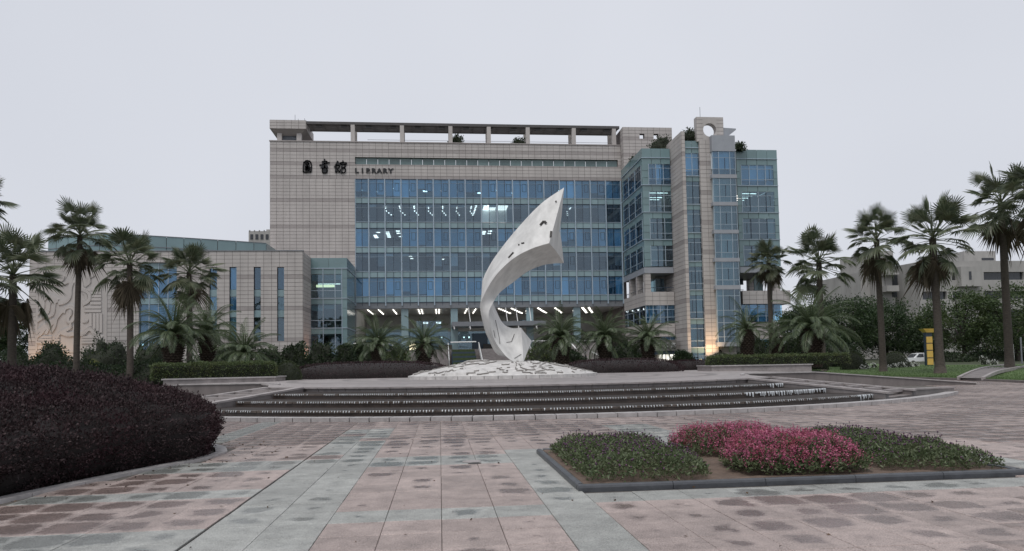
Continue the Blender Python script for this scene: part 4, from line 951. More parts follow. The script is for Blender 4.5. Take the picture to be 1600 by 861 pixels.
# stone pier, glass strip, column with a round opening, bay windows
zp = at(1060, 205, YP).z; xs0, xs1 = at(1072.5, 300, YP).x, at(1095, 300, YP).x; xc1 = at(1115, 300, YP).x
q = MB(); q.box(XP, xs0, YP, YT + 7, GL - .5, zp); pr = q.build('stone_pier', MT['wallback'], lib)
clad(pr, front(YP), XP, xs0, GL - .5, zp, pu=.9, pz=.62, seed=70, band=7); clad(pr, side(XP, -1), YP, YT + 7, GL - .5, zp, pu=1.7, pz=.62, seed=71, band=7)
zs1 = at(1083, 219, YP).z
piece('strip_parapet', MT['greenglass'], pr, xs0 + .02, (xs0 + xs1) / 2 - .02, YP + .35, YP + .4, zs1 - 1.0, zs1); piece('strip_parapet', MT['greenglass'], pr, (xs0 + xs1) / 2 + .02, xs1 - .02, YP + .35, YP + .4, zs1 - 1.0, zs1)
zz = [zs1 - 1.05 - 4.2 * k for k in range(9)]
for k in range(8): storey(pr, front(YP + .35), xs0, xs1, zz[k], max(zz[k + 1], GL), 2, seed=80 + k, margin=0, blind=(1, 1, .5, 1, 1, 1, .9, 1)[k], pane='bluepane' if k == 0 else 'tealpane', head=.8)
for k in range(8): slab(zz[k] + .9, xs0, xs1, YP + .8, YP + 5, pr)
piece('room_wall', MT['room'], pr, xs0, xs1, YP + 5, YP + 5.2, GL, zs1)
for x in (1092, 1099): 
    p = at(x, 549, YP + 1.5); piece('ceiling_lamp', MT['lamp'], pr, p.x - .3, p.x + .3, YP + 1.5, YP + 1.9, zz[6] - 1.0, zz[6] - .85)
# column
zk = at(1110, 184.5, YP).z; hx0, hx1 = at(1088, 190, YP).x, at(1130, 190, YP).x; zk0 = at(1100, 219, YP).z
q = MB(); q.box(xs1, xc1, YP, YP + 8, GL - .5, zk0); cl = q.build('stone_column', MT['wallback'], lib)
clad(cl, front(YP), xs1, xc1, GL - .5, zk0, pu=1.0, pz=.62, seed=72, band=7); clad(cl, side(xs1, -1), YP, YP + .35, GL, zk0, pu=.4, pz=.62, seed=73, band=7)
# head block pierced by a round opening
ccx, ccz, cr = at(1109, 203, YP).x, at(1109, 203, YP).z, 1.0
N_ = 40; q = MB(); out = []
for k in range(N_):
    a = 2 * PI * k / N_; dx, dz = math.cos(a), math.sin(a); t = min(((hx1 - ccx) if dx > 0 else (hx0 - ccx)) / dx if abs(dx) > 1e-6 else 1e9, ((zk - ccz) if dz > 0 else (zk0 - ccz)) / dz if abs(dz) > 1e-6 else 1e9); out.append((ccx + dx * t, ccz + dz * t))
cor = [(hx1, zk), (hx0, zk), (hx0, zk0), (hx1, zk0)]
inn = [(ccx + cr * math.cos(2 * PI * k / N_), ccz + cr * math.sin(2 * PI * k / N_)) for k in range(N_)]
for yy in (YP, YP + 1.0):
    for k in range(N_):
        k2 = (k + 1) % N_; o0, o1 = out[k], out[k2]; poly = [inn[k], o0]
        if abs(o0[0] - o1[0]) > 1e-6 and abs(o0[1] - o1[1]) > 1e-6: poly.append(min(cor, key=lambda c_: (c_[0] - (o0[0] + o1[0]) / 2) ** 2 + (c_[1] - (o0[1] + o1[1]) / 2) ** 2))
        poly += [o1, inn[k2]]; q.quad(*[(p[0], yy, p[1]) for p in poly])
for k in range(N_):
    k2 = (k + 1) % N_; q.quad((inn[k][0], YP, inn[k][1]), (inn[k2][0], YP, inn[k2][1]), (inn[k2][0], YP + 1, inn[k2][1]), (inn[k][0], YP + 1, inn[k][1]))
q.box(hx0, hx1, YP + .002, YP + 1, zk, zk + .15); q.box(hx0, hx0 + .01, YP, YP + 1, zk0, zk); q.box(hx1 - .01, hx1, YP, YP + 1, zk0, zk); q.box(hx0, hx1, YP, YP + 1, zk0 - .2, zk0)
hd = q.build('pierced_head', MT['wall'], lib)
q = MB()
for k in range(6): z = zk0 + (zk - zk0) * (k + .5) / 6; q.box(hx0, ccx - 1.06, YP - .012, YP, z - .02, z + .02); q.box(ccx + 1.06, hx1, YP - .012, YP, z - .02, z + .02)
q.build('joint_line', MT['wallback'], hd)
q = MB(); e0 = at(1131, 199, YP).x; e1 = at(1152, 199, YP).x; zt_ = at(1140, 199, YP).z
q.prism([(e0, YP + .2), (e1, YP + .5), (e1, YP + 3), (e0, YP + 3)], [zk0 + .2, zt_ - .2, zt_ - .2, zk0 + .2], zt_); q.build('roof_wedge', MT['sill'], lib)
p = at(1096, 184, YP); b = MB(); b.tube([(p.x, YP + .5, zk), (p.x, YP + .5, zk + 1.8)], .035, 5); b.build('lightning_rod', MT['metal'], lib)
# bay windows
bx0, bx1 = at(1114, 300, YBW).x, at(1150.5, 300, YBW).x
sills = [at(1130, y, YBW).z for y in (220, 275.5, 318.5, 362, 406, 449, 494, 538)]
for k, z in enumerate(sills):
    if k == 6: continue
    h = (1.55, .55, .55, .55, .55, .6, .55, .62)[k]; q = MB(); ex = .0 if k == 0 else .12
    q.box(bx0 - ex, bx1 + ex, YBW - .12, YT, z - h / 2 - (.8 if k == 0 else 0), z + h / 2); q.build('bay_sill', MT['sill'], lib)
for k in range(7):
    zt_, zb_ = sills[k] - (1.58 if k == 0 else .28 if k != 6 else .0), sills[k + 1] + .28
    if k == 5: zb_ = sills[6] + .05
    R2 = random.Random(90 + k); us = [bx0 + .05, bx0 + (bx1 - bx0) * .28, bx0 + (bx1 - bx0) * .76, bx1 - .02]
    for a, c in zip(us[:-1], us[1:]):
        piece('pane', MT['bluepane' if k == 0 else 'tealpane'], lib, a + .03, c - .03, YBW, YBW + .03, zb_, zt_)
        piece('mullion', MT['mull'], lib, a - .04, a + .04, YBW - .06, YBW + .05, zb_, zt_)
        if R2.random() < .85: piece('blind', MT['blind' if k == 0 else 'curtain'], lib, a, c, YBW + .5, YBW + .55, zb_ + (.9 if k == 0 else 0), zt_)
    piece('mullion', MT['mull'], lib, bx1 - .06, bx1 + .02, YBW - .06, YBW + .05, zb_, zt_)
    for z in (zb_ + .8, zt_ - .95): piece('transom', MT['mull'], lib, bx0, bx1, YBW - .04, YBW + .05, z - .03, z + .03)
    c = us[1] + (us[2] - us[1]) * .55; piece('window_bar', MT['bar'], lib, c - .04, c + .04, YBW - .03, YBW + .04, zb_ + .85, zt_ - 1)
    piece('flank_pane', MT['tealpane'], lib, bx1, bx1 + .03, YBW + .1, YT, zb_, zt_)
piece('room_wall', MT['room'], lib, bx0, bx1, YBW + 3.5, YBW + 3.7, sills[7], sills[0])
# ground floor below the bays: lit stone, door
q = MB(); q.box(xc1, bx1, YP + 1.2, YP + 1.8, GL - .5, sills[7] - .3); lw = q.build('ground_wall', MT['wallback'], lib); clad(lw, front(YP + 1.2), xc1, bx1, GL - .5, sills[7] - .3, pu=1.2, pz=.62, seed=75, band=0)
piece('door', MT['wood'], lib, at(1146, 555, YP).x, at(1166, 555, YP).x, YP + 1.6, YP + 1.9, GL - .2, at(1150, 543, YP).z)
# glass block at the end
xr0, xr1 = at(1152, 300, YT).x, XTR
rb = MB(); rb.box(xr0, xr1 - .1, YT + .1, YT + 11, ZTT - 1.6, ZTT - .15); rb = rb.build('end_block', MT['slab'], lib)
for k in range(4): piece('parapet_panel', MT['greenglass'], rb, xr0 + (xr1 - xr0) * k / 4 + .02, xr0 + (xr1 - xr0) * (k + 1) / 4 - .02, YT, YT + .05, zl[0] + .06, ZTT)
for s in range(4):
    storey(rb, front(YT), xr0, xr1, zl[s], zl[s + 1], 4, seed=100 + s, pane='bluepane' if s == 0 else 'tealpane', margin=.7, blind=(1, 0, .5, .5)[s]); slab(zl[s + 1] + .9, xr0, xr1 - .2, YT + .3, YT + 10, rb)
    for q in range(3): piece('flank_panel', MT['greenglass'], rb, xr1 - .05, xr1, YT + .05 + q * 3.5, YT + 3.5 + q * 3.5, zl[s + 1] + .05, zl[s] - .05)
piece('room_wall', MT['room'], rb, xr0, xr1 - .2, YT + 7, YT + 7.2, zl[4], zl[0])
for q in range(4): piece('ceiling_lamp', MT['lamp'], rb, xr0 + .6, xr0 + 3.6, YT + 1.2 + q * 1.5, YT + 1.27 + q * 1.5, zl[1] - 1.0, zl[1] - .93)
q = MB(); q.box(xr0, xr1 + .1, YT - .1, YT + 11, zq[1], zq[0] - .07); q.build('loggia_lintel', MT['sill'], rb)
band(xr0, xr1 + 1.0, YT - .6, YT + 11, zq[3], zq[2] + .35, seed=110, par=rb, sides=(0, 1))
o = band(xr1 - 1.2, xr1 - .2, YT + .1, YT + 1.1, zq[2] + .3, zq[1], 'loggia_pier', seed=112, par=rb); band(xr1 - 1.2, xr1 - .2, YT + 9, YT + 10, zq[2] + .3, zq[1], 'loggia_pier', seed=113, par=rb); piece('loggia_wall', MT['greenglass'], rb, xr0 + 3.6, xr0 + 5.0, YT + 3, YT + 3.3, zq[3], zq[1])
for k in range(5): piece('loggia_frame', MT['bar'], rb, xr0 + .2 + k * .8, xr0 + .28 + k * .8, YT + 8, YT + 8.1, zq[2], zq[1])
piece('loggia_frame', MT['bar'], rb, xr0, xr0 + 4, YT + 8, YT + 8.1, zq[2] + 1.3, zq[2] + 1.4); piece('loggia_frame', MT['bar'], rb, xr0, xr0 + 4, YT + 8, YT + 8.1, zq[2] + 2.2, zq[2] + 3.2)
storey(rb, front(YT), xr0, xr1 - .1, zq[3] + .05, zq[4], 5, pane='bluepane', head=.05, margin=0, seed=115, blind=1)
piece('room_wall', MT['room'], rb, xr0, xr1 - .4, YT + 3, YT + 3.2, GL, zq[3])
band(xr0, xr1 + .2, YT - .1, YT + 8, zq[4] - 2.6, zq[4] - .02, seed=117, par=rb, sides=(0, 1))
storey(rb, front(YT), xr0, xr1 - .1, zq[4] - 2.65, zq[4] - 5.2, 4, pane='bluepane', head=.05, margin=0, seed=119, blind=1)
band(xr0, xr1 + 1.4, YT - .5, YT + 8, GL - .5, zq[4] - 5.25, seed=121, par=rb, sides=(0, 1))

# ------------------------------------------------------------------ writing on the library
sg = thing('library_sign', (at(545, 265, YM).x, YM - .1, at(545, 272, YM).z), 'black metal calligraphy characters and LIBRARY lettering mounted on the stone front', 'sign')
K1 = [[(.10, .03), (.08, .45), (.14, .82)], [(.14, .80), (.42, .97), (.78, .92), (.93, .72), (.95, .35), (.9, .03)], [(.10, .06), (.45, .02), (.88, .08)], [(.36, .80), (.64, .78), (.60, .64), (.38, .64), (.36, .80)], [(.26, .55), (.74, .57)], [(.5, .66), (.5, .46)], [(.3, .46), (.70, .46), (.69, .19), (.32, .19), (.3, .46)], [(.42, .38), (.58, .38), (.58, .28), (.42, .28), (.42, .38)], [(.85, .45), (.72, .12)]]
K2 = [[(.5, 1.05), (.52, .35)], [(.25, .84), (.74, .88), (.70, .72)], [(-.02, .58), (.4, .64), (1.02, .80)], [(.26, .70), (.74, .74)], [(.22, .50), (.78, .55)], [(.12, .40), (.86, .44)], [(.28, .34), (.74, .35), (.72, .03), (.30, .02), (.28, .34)], [(.3, .19), (.72, .19)], [(.28, .27), (.72, .27)], [(.3, .1), (.72, .1)]]
K3 = [[(.30, .98), (.02, .48)], [(.26, .92), (.50, .74)], [(.14, .70), (.40, .72)], [(.16, .62), (.42, .62), (.38, .42), (.14, .42)], [(.16, .65), (.12, .05), (.32, .22)], [(.25, .36), (.44, .05), (.5, .3)], [(.72, 1.02), (.76, .88)], [(.54, .70), (.58, .86), (1.0, .84), (.96, .70)], [(.64, .76), (.62, -.03)], [(.62, .70), (.90, .70), (.86, .48), (.62, .48)], [(.62, .36), (.92, .36), (.88, .05), (.62, .06)]]
for L, (x0, x1, y0, y1) in zip((K1, K2, K3), ((473, 487.5, 251, 270), (500, 514.5, 250, 270.5), (522.5, 541, 252, 270.5))):
    p, q_ = at(x0, y1, YM), at(x1, y0, YM); strokes('character', sg, L, p.x, p.z, q_.x - p.x, q_.z - p.z, YM - .06, .20, MT['black'], .12)
lx0, lx1 = at(553.5, 270, YM), at(614.5, 270, YM); lz1 = at(553.5, 262.3, YM).z
for i, ch in enumerate('LIBRARY'):
    cu = bpy.data.curves.new('letter', 'FONT'); cu.body = ch; cu.extrude = .05; cu.offset = .05; cu.size = 1.0; cu.align_x = 'CENTER'
    tmp = bpy.data.objects.new('tmp', cu); COL.objects.link(tmp); bpy.context.view_layer.update()
    me = bpy.data.meshes.new_from_object(tmp.evaluated_get(bpy.context.evaluated_depsgraph_get())); bpy.data.objects.remove(tmp); bpy.data.curves.remove(cu)
    me.materials.clear(); me.materials.append(MT['black']); hgt = max(v.co.y for v in me.vertices) - min(v.co.y for v in me.vertices); s_ = (lz1 - lx0.z) / hgt
    o = link('letter', me, sg); c = org(sg); o.rotation_euler = (PI / 2, 0, 0); o.scale = (s_ * 1.12, s_, 1)
    o.location = (lx0.x + (lx1.x - lx0.x) * (i + .45) / 6.9 - c.x + (.18 if ch == 'I' else 0) * 0, YM - .10 - c.y, lx0.z - c.z)
# small dark characters on the lit column
for L, x in ((K2[:6], 1120.5), (K1[:5], 1128)):
    p = at(x, 551, YP); strokes('small_character', lib, L, p.x, p.z, .40, .36, YP - .05 if x < 1118 else YP + 1.12, .07, MT['black'], .05)
# ------------------------------------------------------------------ plant materials
MT['purple'] = leafmat('purple_leaves', (.014, .010, .011), (.070, .046, .048), (.048, .020, .026), rough=.6, spec=.22, scale=1.1, thin=.1)
MT['purplecore'] = M('hedge_twigs', (.014, .010, .010), .9, .3)
MT['hedgeleaf'] = leafmat('hedge_leaves', (.040, .062, .024), (.115, .155, .062), (.10, .11, .04), scale=2)
MT['shrubleaf'] = leafmat('shrub_leaves', (.014, .028, .014), (.040, .065, .028), (.05, .065, .028), scale=.9)
MT['topiary'] = leafmat('topiary_leaves', (.030, .042, .018), (.060, .078, .032), rough=.6)
MT['greencore'] = M('shrub_twigs', (.016, .02, .011), .9, .3)
MT['fan'] = leafmat('fan_palm_leaf', (.055, .078, .042), (.175, .200, .125), (.15, .155, .095), rough=.38, scale=1.2)
MT['deadfan'] = leafmat('dry_palm_leaf', (.075, .060, .040), (.15, .125, .085), rough=.8)
MT['feather'] = leafmat('date_palm_leaf', (.036, .060, .028), (.115, .150, .075), rough=.4, spec=.5)
MT['ptrunk'] = M('palm_trunk', (.070, .058, .048), .9, .4, 4, bump=.8, bscale=14, stretch=(1, 1, 3))
MT['dtrunk'] = M('date_palm_trunk', (.050, .036, .026), .95, .5, 5, bump=.9, bscale=9)
MT['bark'] = M('bark', (.045, .038, .032), .9, .35, 3, bump=.7, stretch=(1, 1, .3))
MT['treeleaf'] = leafmat('broad_leaves', (.016, .034, .014), (.050, .085, .030), (.055, .085, .032), scale=.35)
MT['treeleaf2'] = leafmat('light_broad_leaves', (.028, .050, .018), (.075, .115, .040), (.09, .12, .04), scale=.35)
MT['flowerleaf'] = leafmat('bedding_leaves', (.052, .078, .034), (.145, .185, .090), (.13, .145, .08), scale=4)
MT['globe'] = leafmat('purple_globe_flower', (.035, .014, .035), (.12, .05, .105), rough=.6, thin=0)
MT['pinkflower'] = leafmat('pink_flower', (.28, .038, .10), (.56, .19, .30), (.28, .06, .075), rough=.55, scale=3, thin=.2)
MT['whiteflower'] = leafmat('white_flower', (.55, .55, .52), (.8, .8, .78), rough=.6)
MT['litleaf'] = MT['shrubleaf']

def leaf_part(name, parent, P, N, size, seed, mat, **k):
    o = org(parent); r = np.random.default_rng(seed); me = leaf_mesh(name, np.asarray(P) - np.array(o), N, size, r, mat, **k); return link(name, me, parent)
# ------------------------------------------------------------------ the big purple hedge and its kerb
def hedge_height(s, x, y):
    t = np.clip(s / 1.5, 0, 1); h = 1.02 + .56 * (1 - (1 - t) ** 2.2) + .20 * np.clip((s - 1.2) / 3.5, 0, 1)
    return h
def make_big_hedge():
    t = thing('purple_hedge', (-9, 11, 0), 'big rounded dark purple leaved hedge spilling over its kerb beside the plaza', 'hedge')
    r = np.random.default_rng(4)
    # core: rings stepping inwards from the outline
    c = hcurve.mean(0); prof = [(-.30, .05), (-.12, .25), (.02, .55), (-.05, .82), (-.45, 1.06), (-1.2, 1.30), (-2.2, 1.52), (-3.6, 1.74), (-5.2, 1.86)]
    n = len(hcurve); V = []; d0 = np.linalg.norm(hcurve - c, axis=1)
    dirs = (hcurve - c) / d0[:, None]
    for off, z in prof:
        k = np.maximum(d0 + off - .10, .3)
        nz = np.array([mnoise.noise(Vector((p[0] * .9, p[1] * .9, z * .9))) for p in hcurve]) * .16
        P = c + dirs * (k + nz)[:, None]; V.append(np.c_[P, np.full(n, z) - .06])
    V = np.concatenate(V); K = len(prof); F = [(i * n + j, i * n + (j + 1) % n, (i + 1) * n + (j + 1) % n, (i + 1) * n + j) for i in range(K - 1) for j in range(n)]
    Vl = V - np.array([-9, 11, 0]); b = MB(); b.v = [tuple(p) for p in Vl + np.array([-9, 11, 0])]; b.f = F + [tuple((K - 1) * n + j for j in range(n))]
    b.build('twigs', MT['purplecore'], t, smooth=True)
    # leaves over that surface
    tri = []
    Vn = V.reshape(K, n, 3)
    A = Vn[:-1, :, :]; B = np.roll(Vn, -1, 1)[:-1]; C_ = np.roll(Vn, -1, 1)[1:]; D = Vn[1:]
    area = np.linalg.norm(np.cross(B - A, D - A), axis=-1).ravel(); cen = ((A + C_) / 2).reshape(-1, 3)
    vis = (cen[:, 0] > -.75 * cen[:, 1] - 2.0) | (area < 0); wgt = area * np.where(vis, 1, .05) * np.clip((16 / np.maximum(np.hypot(cen[:, 0], cen[:, 1]), 6)) ** 1.0, .5, 2)
    m_ = 200000; idx = r.choice(len(area), m_, p=wgt / wgt.sum()); u, v = r.random(m_)[:, None], r.random(m_)[:, None]
    A, B, C_, D = (q.reshape(-1, 3)[idx] for q in (A, B, C_, D)); P = (A * (1 - u) + B * u) * (1 - v) + (D * (1 - u) + C_ * u) * v
    N = np.cross(B - A, D - A); N /= np.linalg.norm(N, axis=1)[:, None] + 1e-9
    bump = np.array([mnoise.noise(Vector(p * 1.6)) + .6 * mnoise.noise(Vector(p * 4.5)) for p in P]); P = P + N * (.05 + .13 * bump + r.normal(0, .03, m_))[:, None]
    P[:, 2] = np.maximum(P[:, 2], .04); keep = ~((P[:, 2] < .3) & (r.random(m_) < .35)); P, N = P[keep], N[keep]
    leaf_part('foliage', t, P, N + np.array([0, 0, .35]), .044, 5, MT['purple'], aspect=.55, spread=.75)
    # sparse outstanding shoots
    q = r.choice(len(P), 3500); leaf_part('shoots', t, P[q] + N[q] * .08, N[q] + np.array([0, 0, .8]), .06, 6, MT['purple'], aspect=.4, spread=.5)
    # kerb of pale stones round the bed
    kt = thing('hedge_kerb', (-6, 10, 0), 'pale flush stone kerb round the big purple hedge', 'kerb')
    seg = np.linalg.norm(np.diff(np.r_[hcurve, hcurve[:1]], axis=0), axis=1); cum = np.r_[0, np.cumsum(seg)]; tot = cum[-1]; cl = np.r_[hcurve, hcurve[:1]]
    def pt(s): return np.array([np.interp(s % tot, cum, cl[:, 0]), np.interp(s % tot, cum, cl[:, 1])])
    s = 0
    while s < tot - .3:
        a, b_ = pt(s + .006), pt(s + .894); da = (a - c) / np.linalg.norm(a - c); db = (b_ - c) / np.linalg.norm(b_ - c)
        if max(a[1], b_[1]) > 5 and max(a[0], b_[0]) > -8 and min(a[1], b_[1]) < 18:
            q = MB(); p = [a - da * .10, b_ - db * .10, b_ + db * .12, a + da * .12]; q.hexa([(*x, -.03) for x in p] + [(*x, .035) for x in p]); q.build('kerb_stone', MT['kerb'], kt)
        s += .9
make_big_hedge()
def litter():
    r = np.random.default_rng(3); i = r.integers(0, len(hcurve), 420); P = hcurve[i] + _dn[i] * (.25 + np.abs(r.normal(0, .5, 420)))[:, None]; P = P[(P[:, 0] > -7) & (P[:, 1] > 5)]
    Q = np.c_[r.uniform(-4, 8, 160), r.uniform(5.4, 20, 160)]; P = np.r_[P, Q]
    me = leaf_mesh('leaf_litter', np.c_[P, np.full(len(P), .008)], np.c_[r.normal(0, 1, (len(P), 2)), np.full(len(P), .08)], .045, r, leafmat('fallen_leaves', (.03, .02, .015), (.12, .07, .035)), aspect=.5, spread=.05)
    tag(link('leaf_litter', me), 'scattered fallen leaves on the damp paving', 'leaves', kind='stuff')
litter()

# ------------------------------------------------------------------ clipped hedges and shrubs
def blob_points(n, r, radii, squash=2.0, zmin=-1):
    """points and normals on a superellipsoid's upper part"""
    d = r.normal(0, 1, (n * 2, 3)); d /= np.linalg.norm(d, axis=1)[:, None]; d = d[d[:, 2] > zmin][:n]
    k = (np.abs(d) ** squash).sum(1) ** (-1 / squash); P = d * k[:, None] * np.array(radii); N = np.sign(d) * np.abs(d * k[:, None]) ** (squash - 1) / np.array(radii); N /= np.linalg.norm(N, axis=1)[:, None] + 1e-9
    return P, N
def core_mesh(radii, squash, mat, seed, lump=.12):
    nu, nv = 28, 12; V = []
    for i in range(nv + 1):
        th_ = -.25 + (PI / 2 + .25) * i / nv
        for j in range(nu):
            ph = 2 * PI * j / nu; d = np.array([math.cos(th_) * math.cos(ph), math.cos(th_) * math.sin(ph), math.sin(th_)]); k = (np.abs(d) ** squash).sum() ** (-1 / squash)
            p = d * k * np.array(radii); p *= 1 + lump * mnoise.noise(Vector(tuple(p * 1.1 + seed))); V.append(tuple(p))
    b = MB(); b.v = V; b.f = [(i * nu + j, i * nu + (j + 1) % nu, (i + 1) * nu + (j + 1) % nu, (i + 1) * nu + j) for i in range(nv) for j in range(nu)]; return b
def bush(name, loc, radii, label, cat, mat='shrubleaf', core='greencore', squash=2.0, n=3000, size=.16, seed=0, lump=.25, group=None, rz=0, rough_=.08, zmin=-.3, aspect=.5):
    t = thing(name, loc, label, cat, group); r = np.random.default_rng(seed); P, N = blob_points(n, r, radii, squash, zmin)
    lp = np.array([mnoise.noise(Vector(tuple(p * 1.1 + seed))) for p in P]); P = P * (1 + lump * lp)[:, None]; P += N * r.normal(0, rough_, len(P))[:, None]
    if rz:
        c_, s_ = math.cos(rz), math.sin(rz); Rm = np.array([[c_, -s_, 0], [s_, c_, 0], [0, 0, 1]]); P = P @ Rm.T; N = N @ Rm.T
    b = core_mesh([q * .93 for q in radii], squash, None, seed, lump)
    V = np.array(b.v)
    if rz: V = V @ Rm.T
    b.v = [tuple(v + np.array(loc)) for v in V]; b.build('twigs', MT[core], t, smooth=True)
    link('foliage', leaf_mesh('foliage', P, N + np.array([0, 0, .2]), size, r, MT[mat], aspect=aspect, spread=.6), t)
    return t
def box_hedge(name, p0, p1, wd, z0, z1, label, mat, n, size, seed, core='greencore', rough_=.05):
    """a clipped hedge along a straight line"""
    a, c = Vector((*p0, 0)), Vector((*p1, 0)); L = (c - a).length; d = (c - a).normalized(); s = Vector((-d.y, d.x, 0)); mid = (a + c) / 2
    t = thing(name, (mid.x, mid.y, z0), label, 'hedge'); r = np.random.default_rng(seed)
    b = MB(); e = .06; h = wd / 2 - e
    P8 = [a + d * e - s * h, c - d * e - s * h, c - d * e + s * h, a + d * e + s * h]; b.hexa([(p.x, p.y, z0) for p in P8] + [(p.x, p.y, z1 - e) for p in P8]); b.build('twigs', MT[core], t)
    # faces: top, front, back, two ends
    ar = np.array([L * wd, L * (z1 - z0), L * (z1 - z0) * .3, wd * (z1 - z0), wd * (z1 - z0)]); f = r.choice(5, n, p=ar / ar.sum()); u, v, w = r.random(n), r.random(n), r.random(n)
    U = np.where(f == 3, 0, np.where(f == 4, 1, u)); W = np.where(f == 1, 0, np.where(f == 2, 1, v)); Z = np.where(f == 0, 1, w)
    da, sa = np.array(d), np.array(s); P = np.array(a) + U[:, None] * da * L + ((W - .5) * wd)[:, None] * sa + np.c_[np.zeros(n), np.zeros(n), z0 + Z * (z1 - z0)]
    N = np.stack([np.array([0, 0, 1.]), -sa, sa, -da, da])[f]
    lp = np.array([mnoise.noise(Vector(tuple(p * 1.3))) for p in P]); P = P + N * (.10 * lp + r.normal(0, rough_, n))[:, None]
    leaf_part('foliage', t, P, N + np.array([0, 0, .25]), size, seed + 1, MT[mat], aspect=.55, spread=.65); return t
# dark purple mounds behind the terrace
def mound(x0, x1, ybot, ytop, Y, depth, label, seed, n=9000):
    p, q = at(x0, ybot, Y), at(x1, ybot, Y); zt = at((x0 + x1) / 2, ytop, Y).z; rx = (q.x - p.x) / 2
    return bush('purple_hedge', ((p.x + q.x) / 2, Y + depth * .6, .8), (rx, depth, zt - .8), label, 'hedge', 'purple', 'purplecore', squash=3.2, n=n, size=.10, seed=seed, lump=.05, rough_=.03, zmin=-.05)
mound(440, 705, 594, 566, 52, 4.5, 'long low purple leaved hedge behind the terrace, below the entrance stairs', 61)
mound(893, 1072, 582, 561, 55, 4.0, 'low rounded purple leaved hedge behind the dome, below the three date palms', 62)
mound(1050, 1135, 579, 563, 64, 3.5, 'small purple leaved hedge tucked between a long mound and the stone planter', 63, 4500)
# stone planters with green box hedges on either side of the terrace
def planter(name, xa, xb, ya, yb, Ya, Yb, ztop, label, hl, seed, end_slope=None):
    a, c = at(xa, ya, Ya), at(xb, yb, Yb); t = thing(name, ((a.x + c.x) / 2, (Ya + Yb) / 2, .8), label, 'planter')
    b = MB(); b.hexa([(a.x, Ya, .5), (c.x, Yb, .5), (c.x, Yb + 3, .5), (a.x, Ya + 3, .5), (a.x, Ya, ztop - .08), (c.x, Yb, ztop - .08), (c.x, Yb + 3, ztop - .08), (a.x, Ya + 3, ztop - .08)]); b.build('planter_wall', MT['paleslab'], t)
    b = MB(); b.hexa([(a.x - .08, Ya - .1, ztop - .08), (c.x + .08, Yb - .1, ztop - .08), (c.x + .08, Yb + 3, ztop - .08), (a.x - .08, Ya + 3, ztop - .08), (a.x - .08, Ya - .1, ztop), (c.x + .08, Yb - .1, ztop), (c.x + .08, Yb + 3, ztop), (a.x - .08, Ya + 3, ztop)]); b.build('coping', MT['kerb'], t)
    return a, c
a, c = planter('stone_planter', 255, 430, 592, 588, 44, 46, 1.12, 'long low granite planter wall under the green hedge beside the big purple hedge', '', 0)
box_hedge('green_hedge', (a.x - 1, 45.2), (c.x - .3, 47.2), 1.8, 1.05, 1.92, 'clipped green box hedge in the planter beside the big purple hedge', 'hedgeleaf', 9000, .11, 71)
a, c = planter('stone_planter', 1112, 1268, 572, 570, 52, 50, 1.24, 'granite planter wall under the green hedge in front of the tower', '', 0)
box_hedge('green_hedge', (a.x + .2, 53.2), (c.x + 3.2, 51), 1.8, 1.2, 1.86, 'clipped green box hedge in the planter in front of the tower', 'hedgeleaf', 10000, .11, 72)
def px_bush(x, ytop, w, Y, zb, label, mat='shrubleaf', kind='shrub', seed=0, n=2600, size=.2, squash=2.0, lump=.22, depth=None, core='greencore', rough_=.08, name=None, group=None):
    p = at(x, ytop, Y); sc = (at(x + 1, ytop, Y) - p).x; rx = w / 2 * sc
    return bush(name or kind, (p.x, Y, zb), (rx, depth or rx, (p.z - zb)), label, kind, mat, core, squash, n, size, seed, lump, rough_=rough_, group=group)
px_bush(449, 565, 44, 50, .8, 'rounded clipped topiary at the end of the green planter hedge', 'topiary', 'topiary', 80, 3500, .08, lump=.03, rough_=.02)
px_bush(1194, 553, 78, 58, .9, 'domed clipped topiary beside the lit stone column, before the door', 'topiary', 'topiary', 81, 3500, .09, lump=.03, rough_=.02) if False else None
px_bush(1124, 552, 42, 62, .9, 'domed clipped topiary below the lit stone column', 'topiary', 'topiary', 81, 3000, .09, lump=.03, rough_=.02)
px_bush(1194, 552.5, 26, 60, .9, 'small clipped topiary between two date palm trunks by the tower', 'topiary', 'topiary', 82, 2000, .09, lump=.03, rough_=.02)
px_bush(1281, 555, 22, 60, .9, 'little clipped topiary behind the end of the tower planter hedge', 'topiary', 'topiary', 83, 2000, .09, lump=.03, rough_=.02)
px_bush(1332, 550, 34, 66, .55, 'round clipped topiary on the lawn beside the slim palm trunk, tower side', 'topiary', 'topiary', 84, 3000, .1, lump=.03, rough_=.02)
px_bush(1397, 550, 38, 68, .6, 'round clipped topiary on the lawn, beside the parked white car', 'topiary', 'topiary', 85, 3000, .1, lump=.03, rough_=.02)
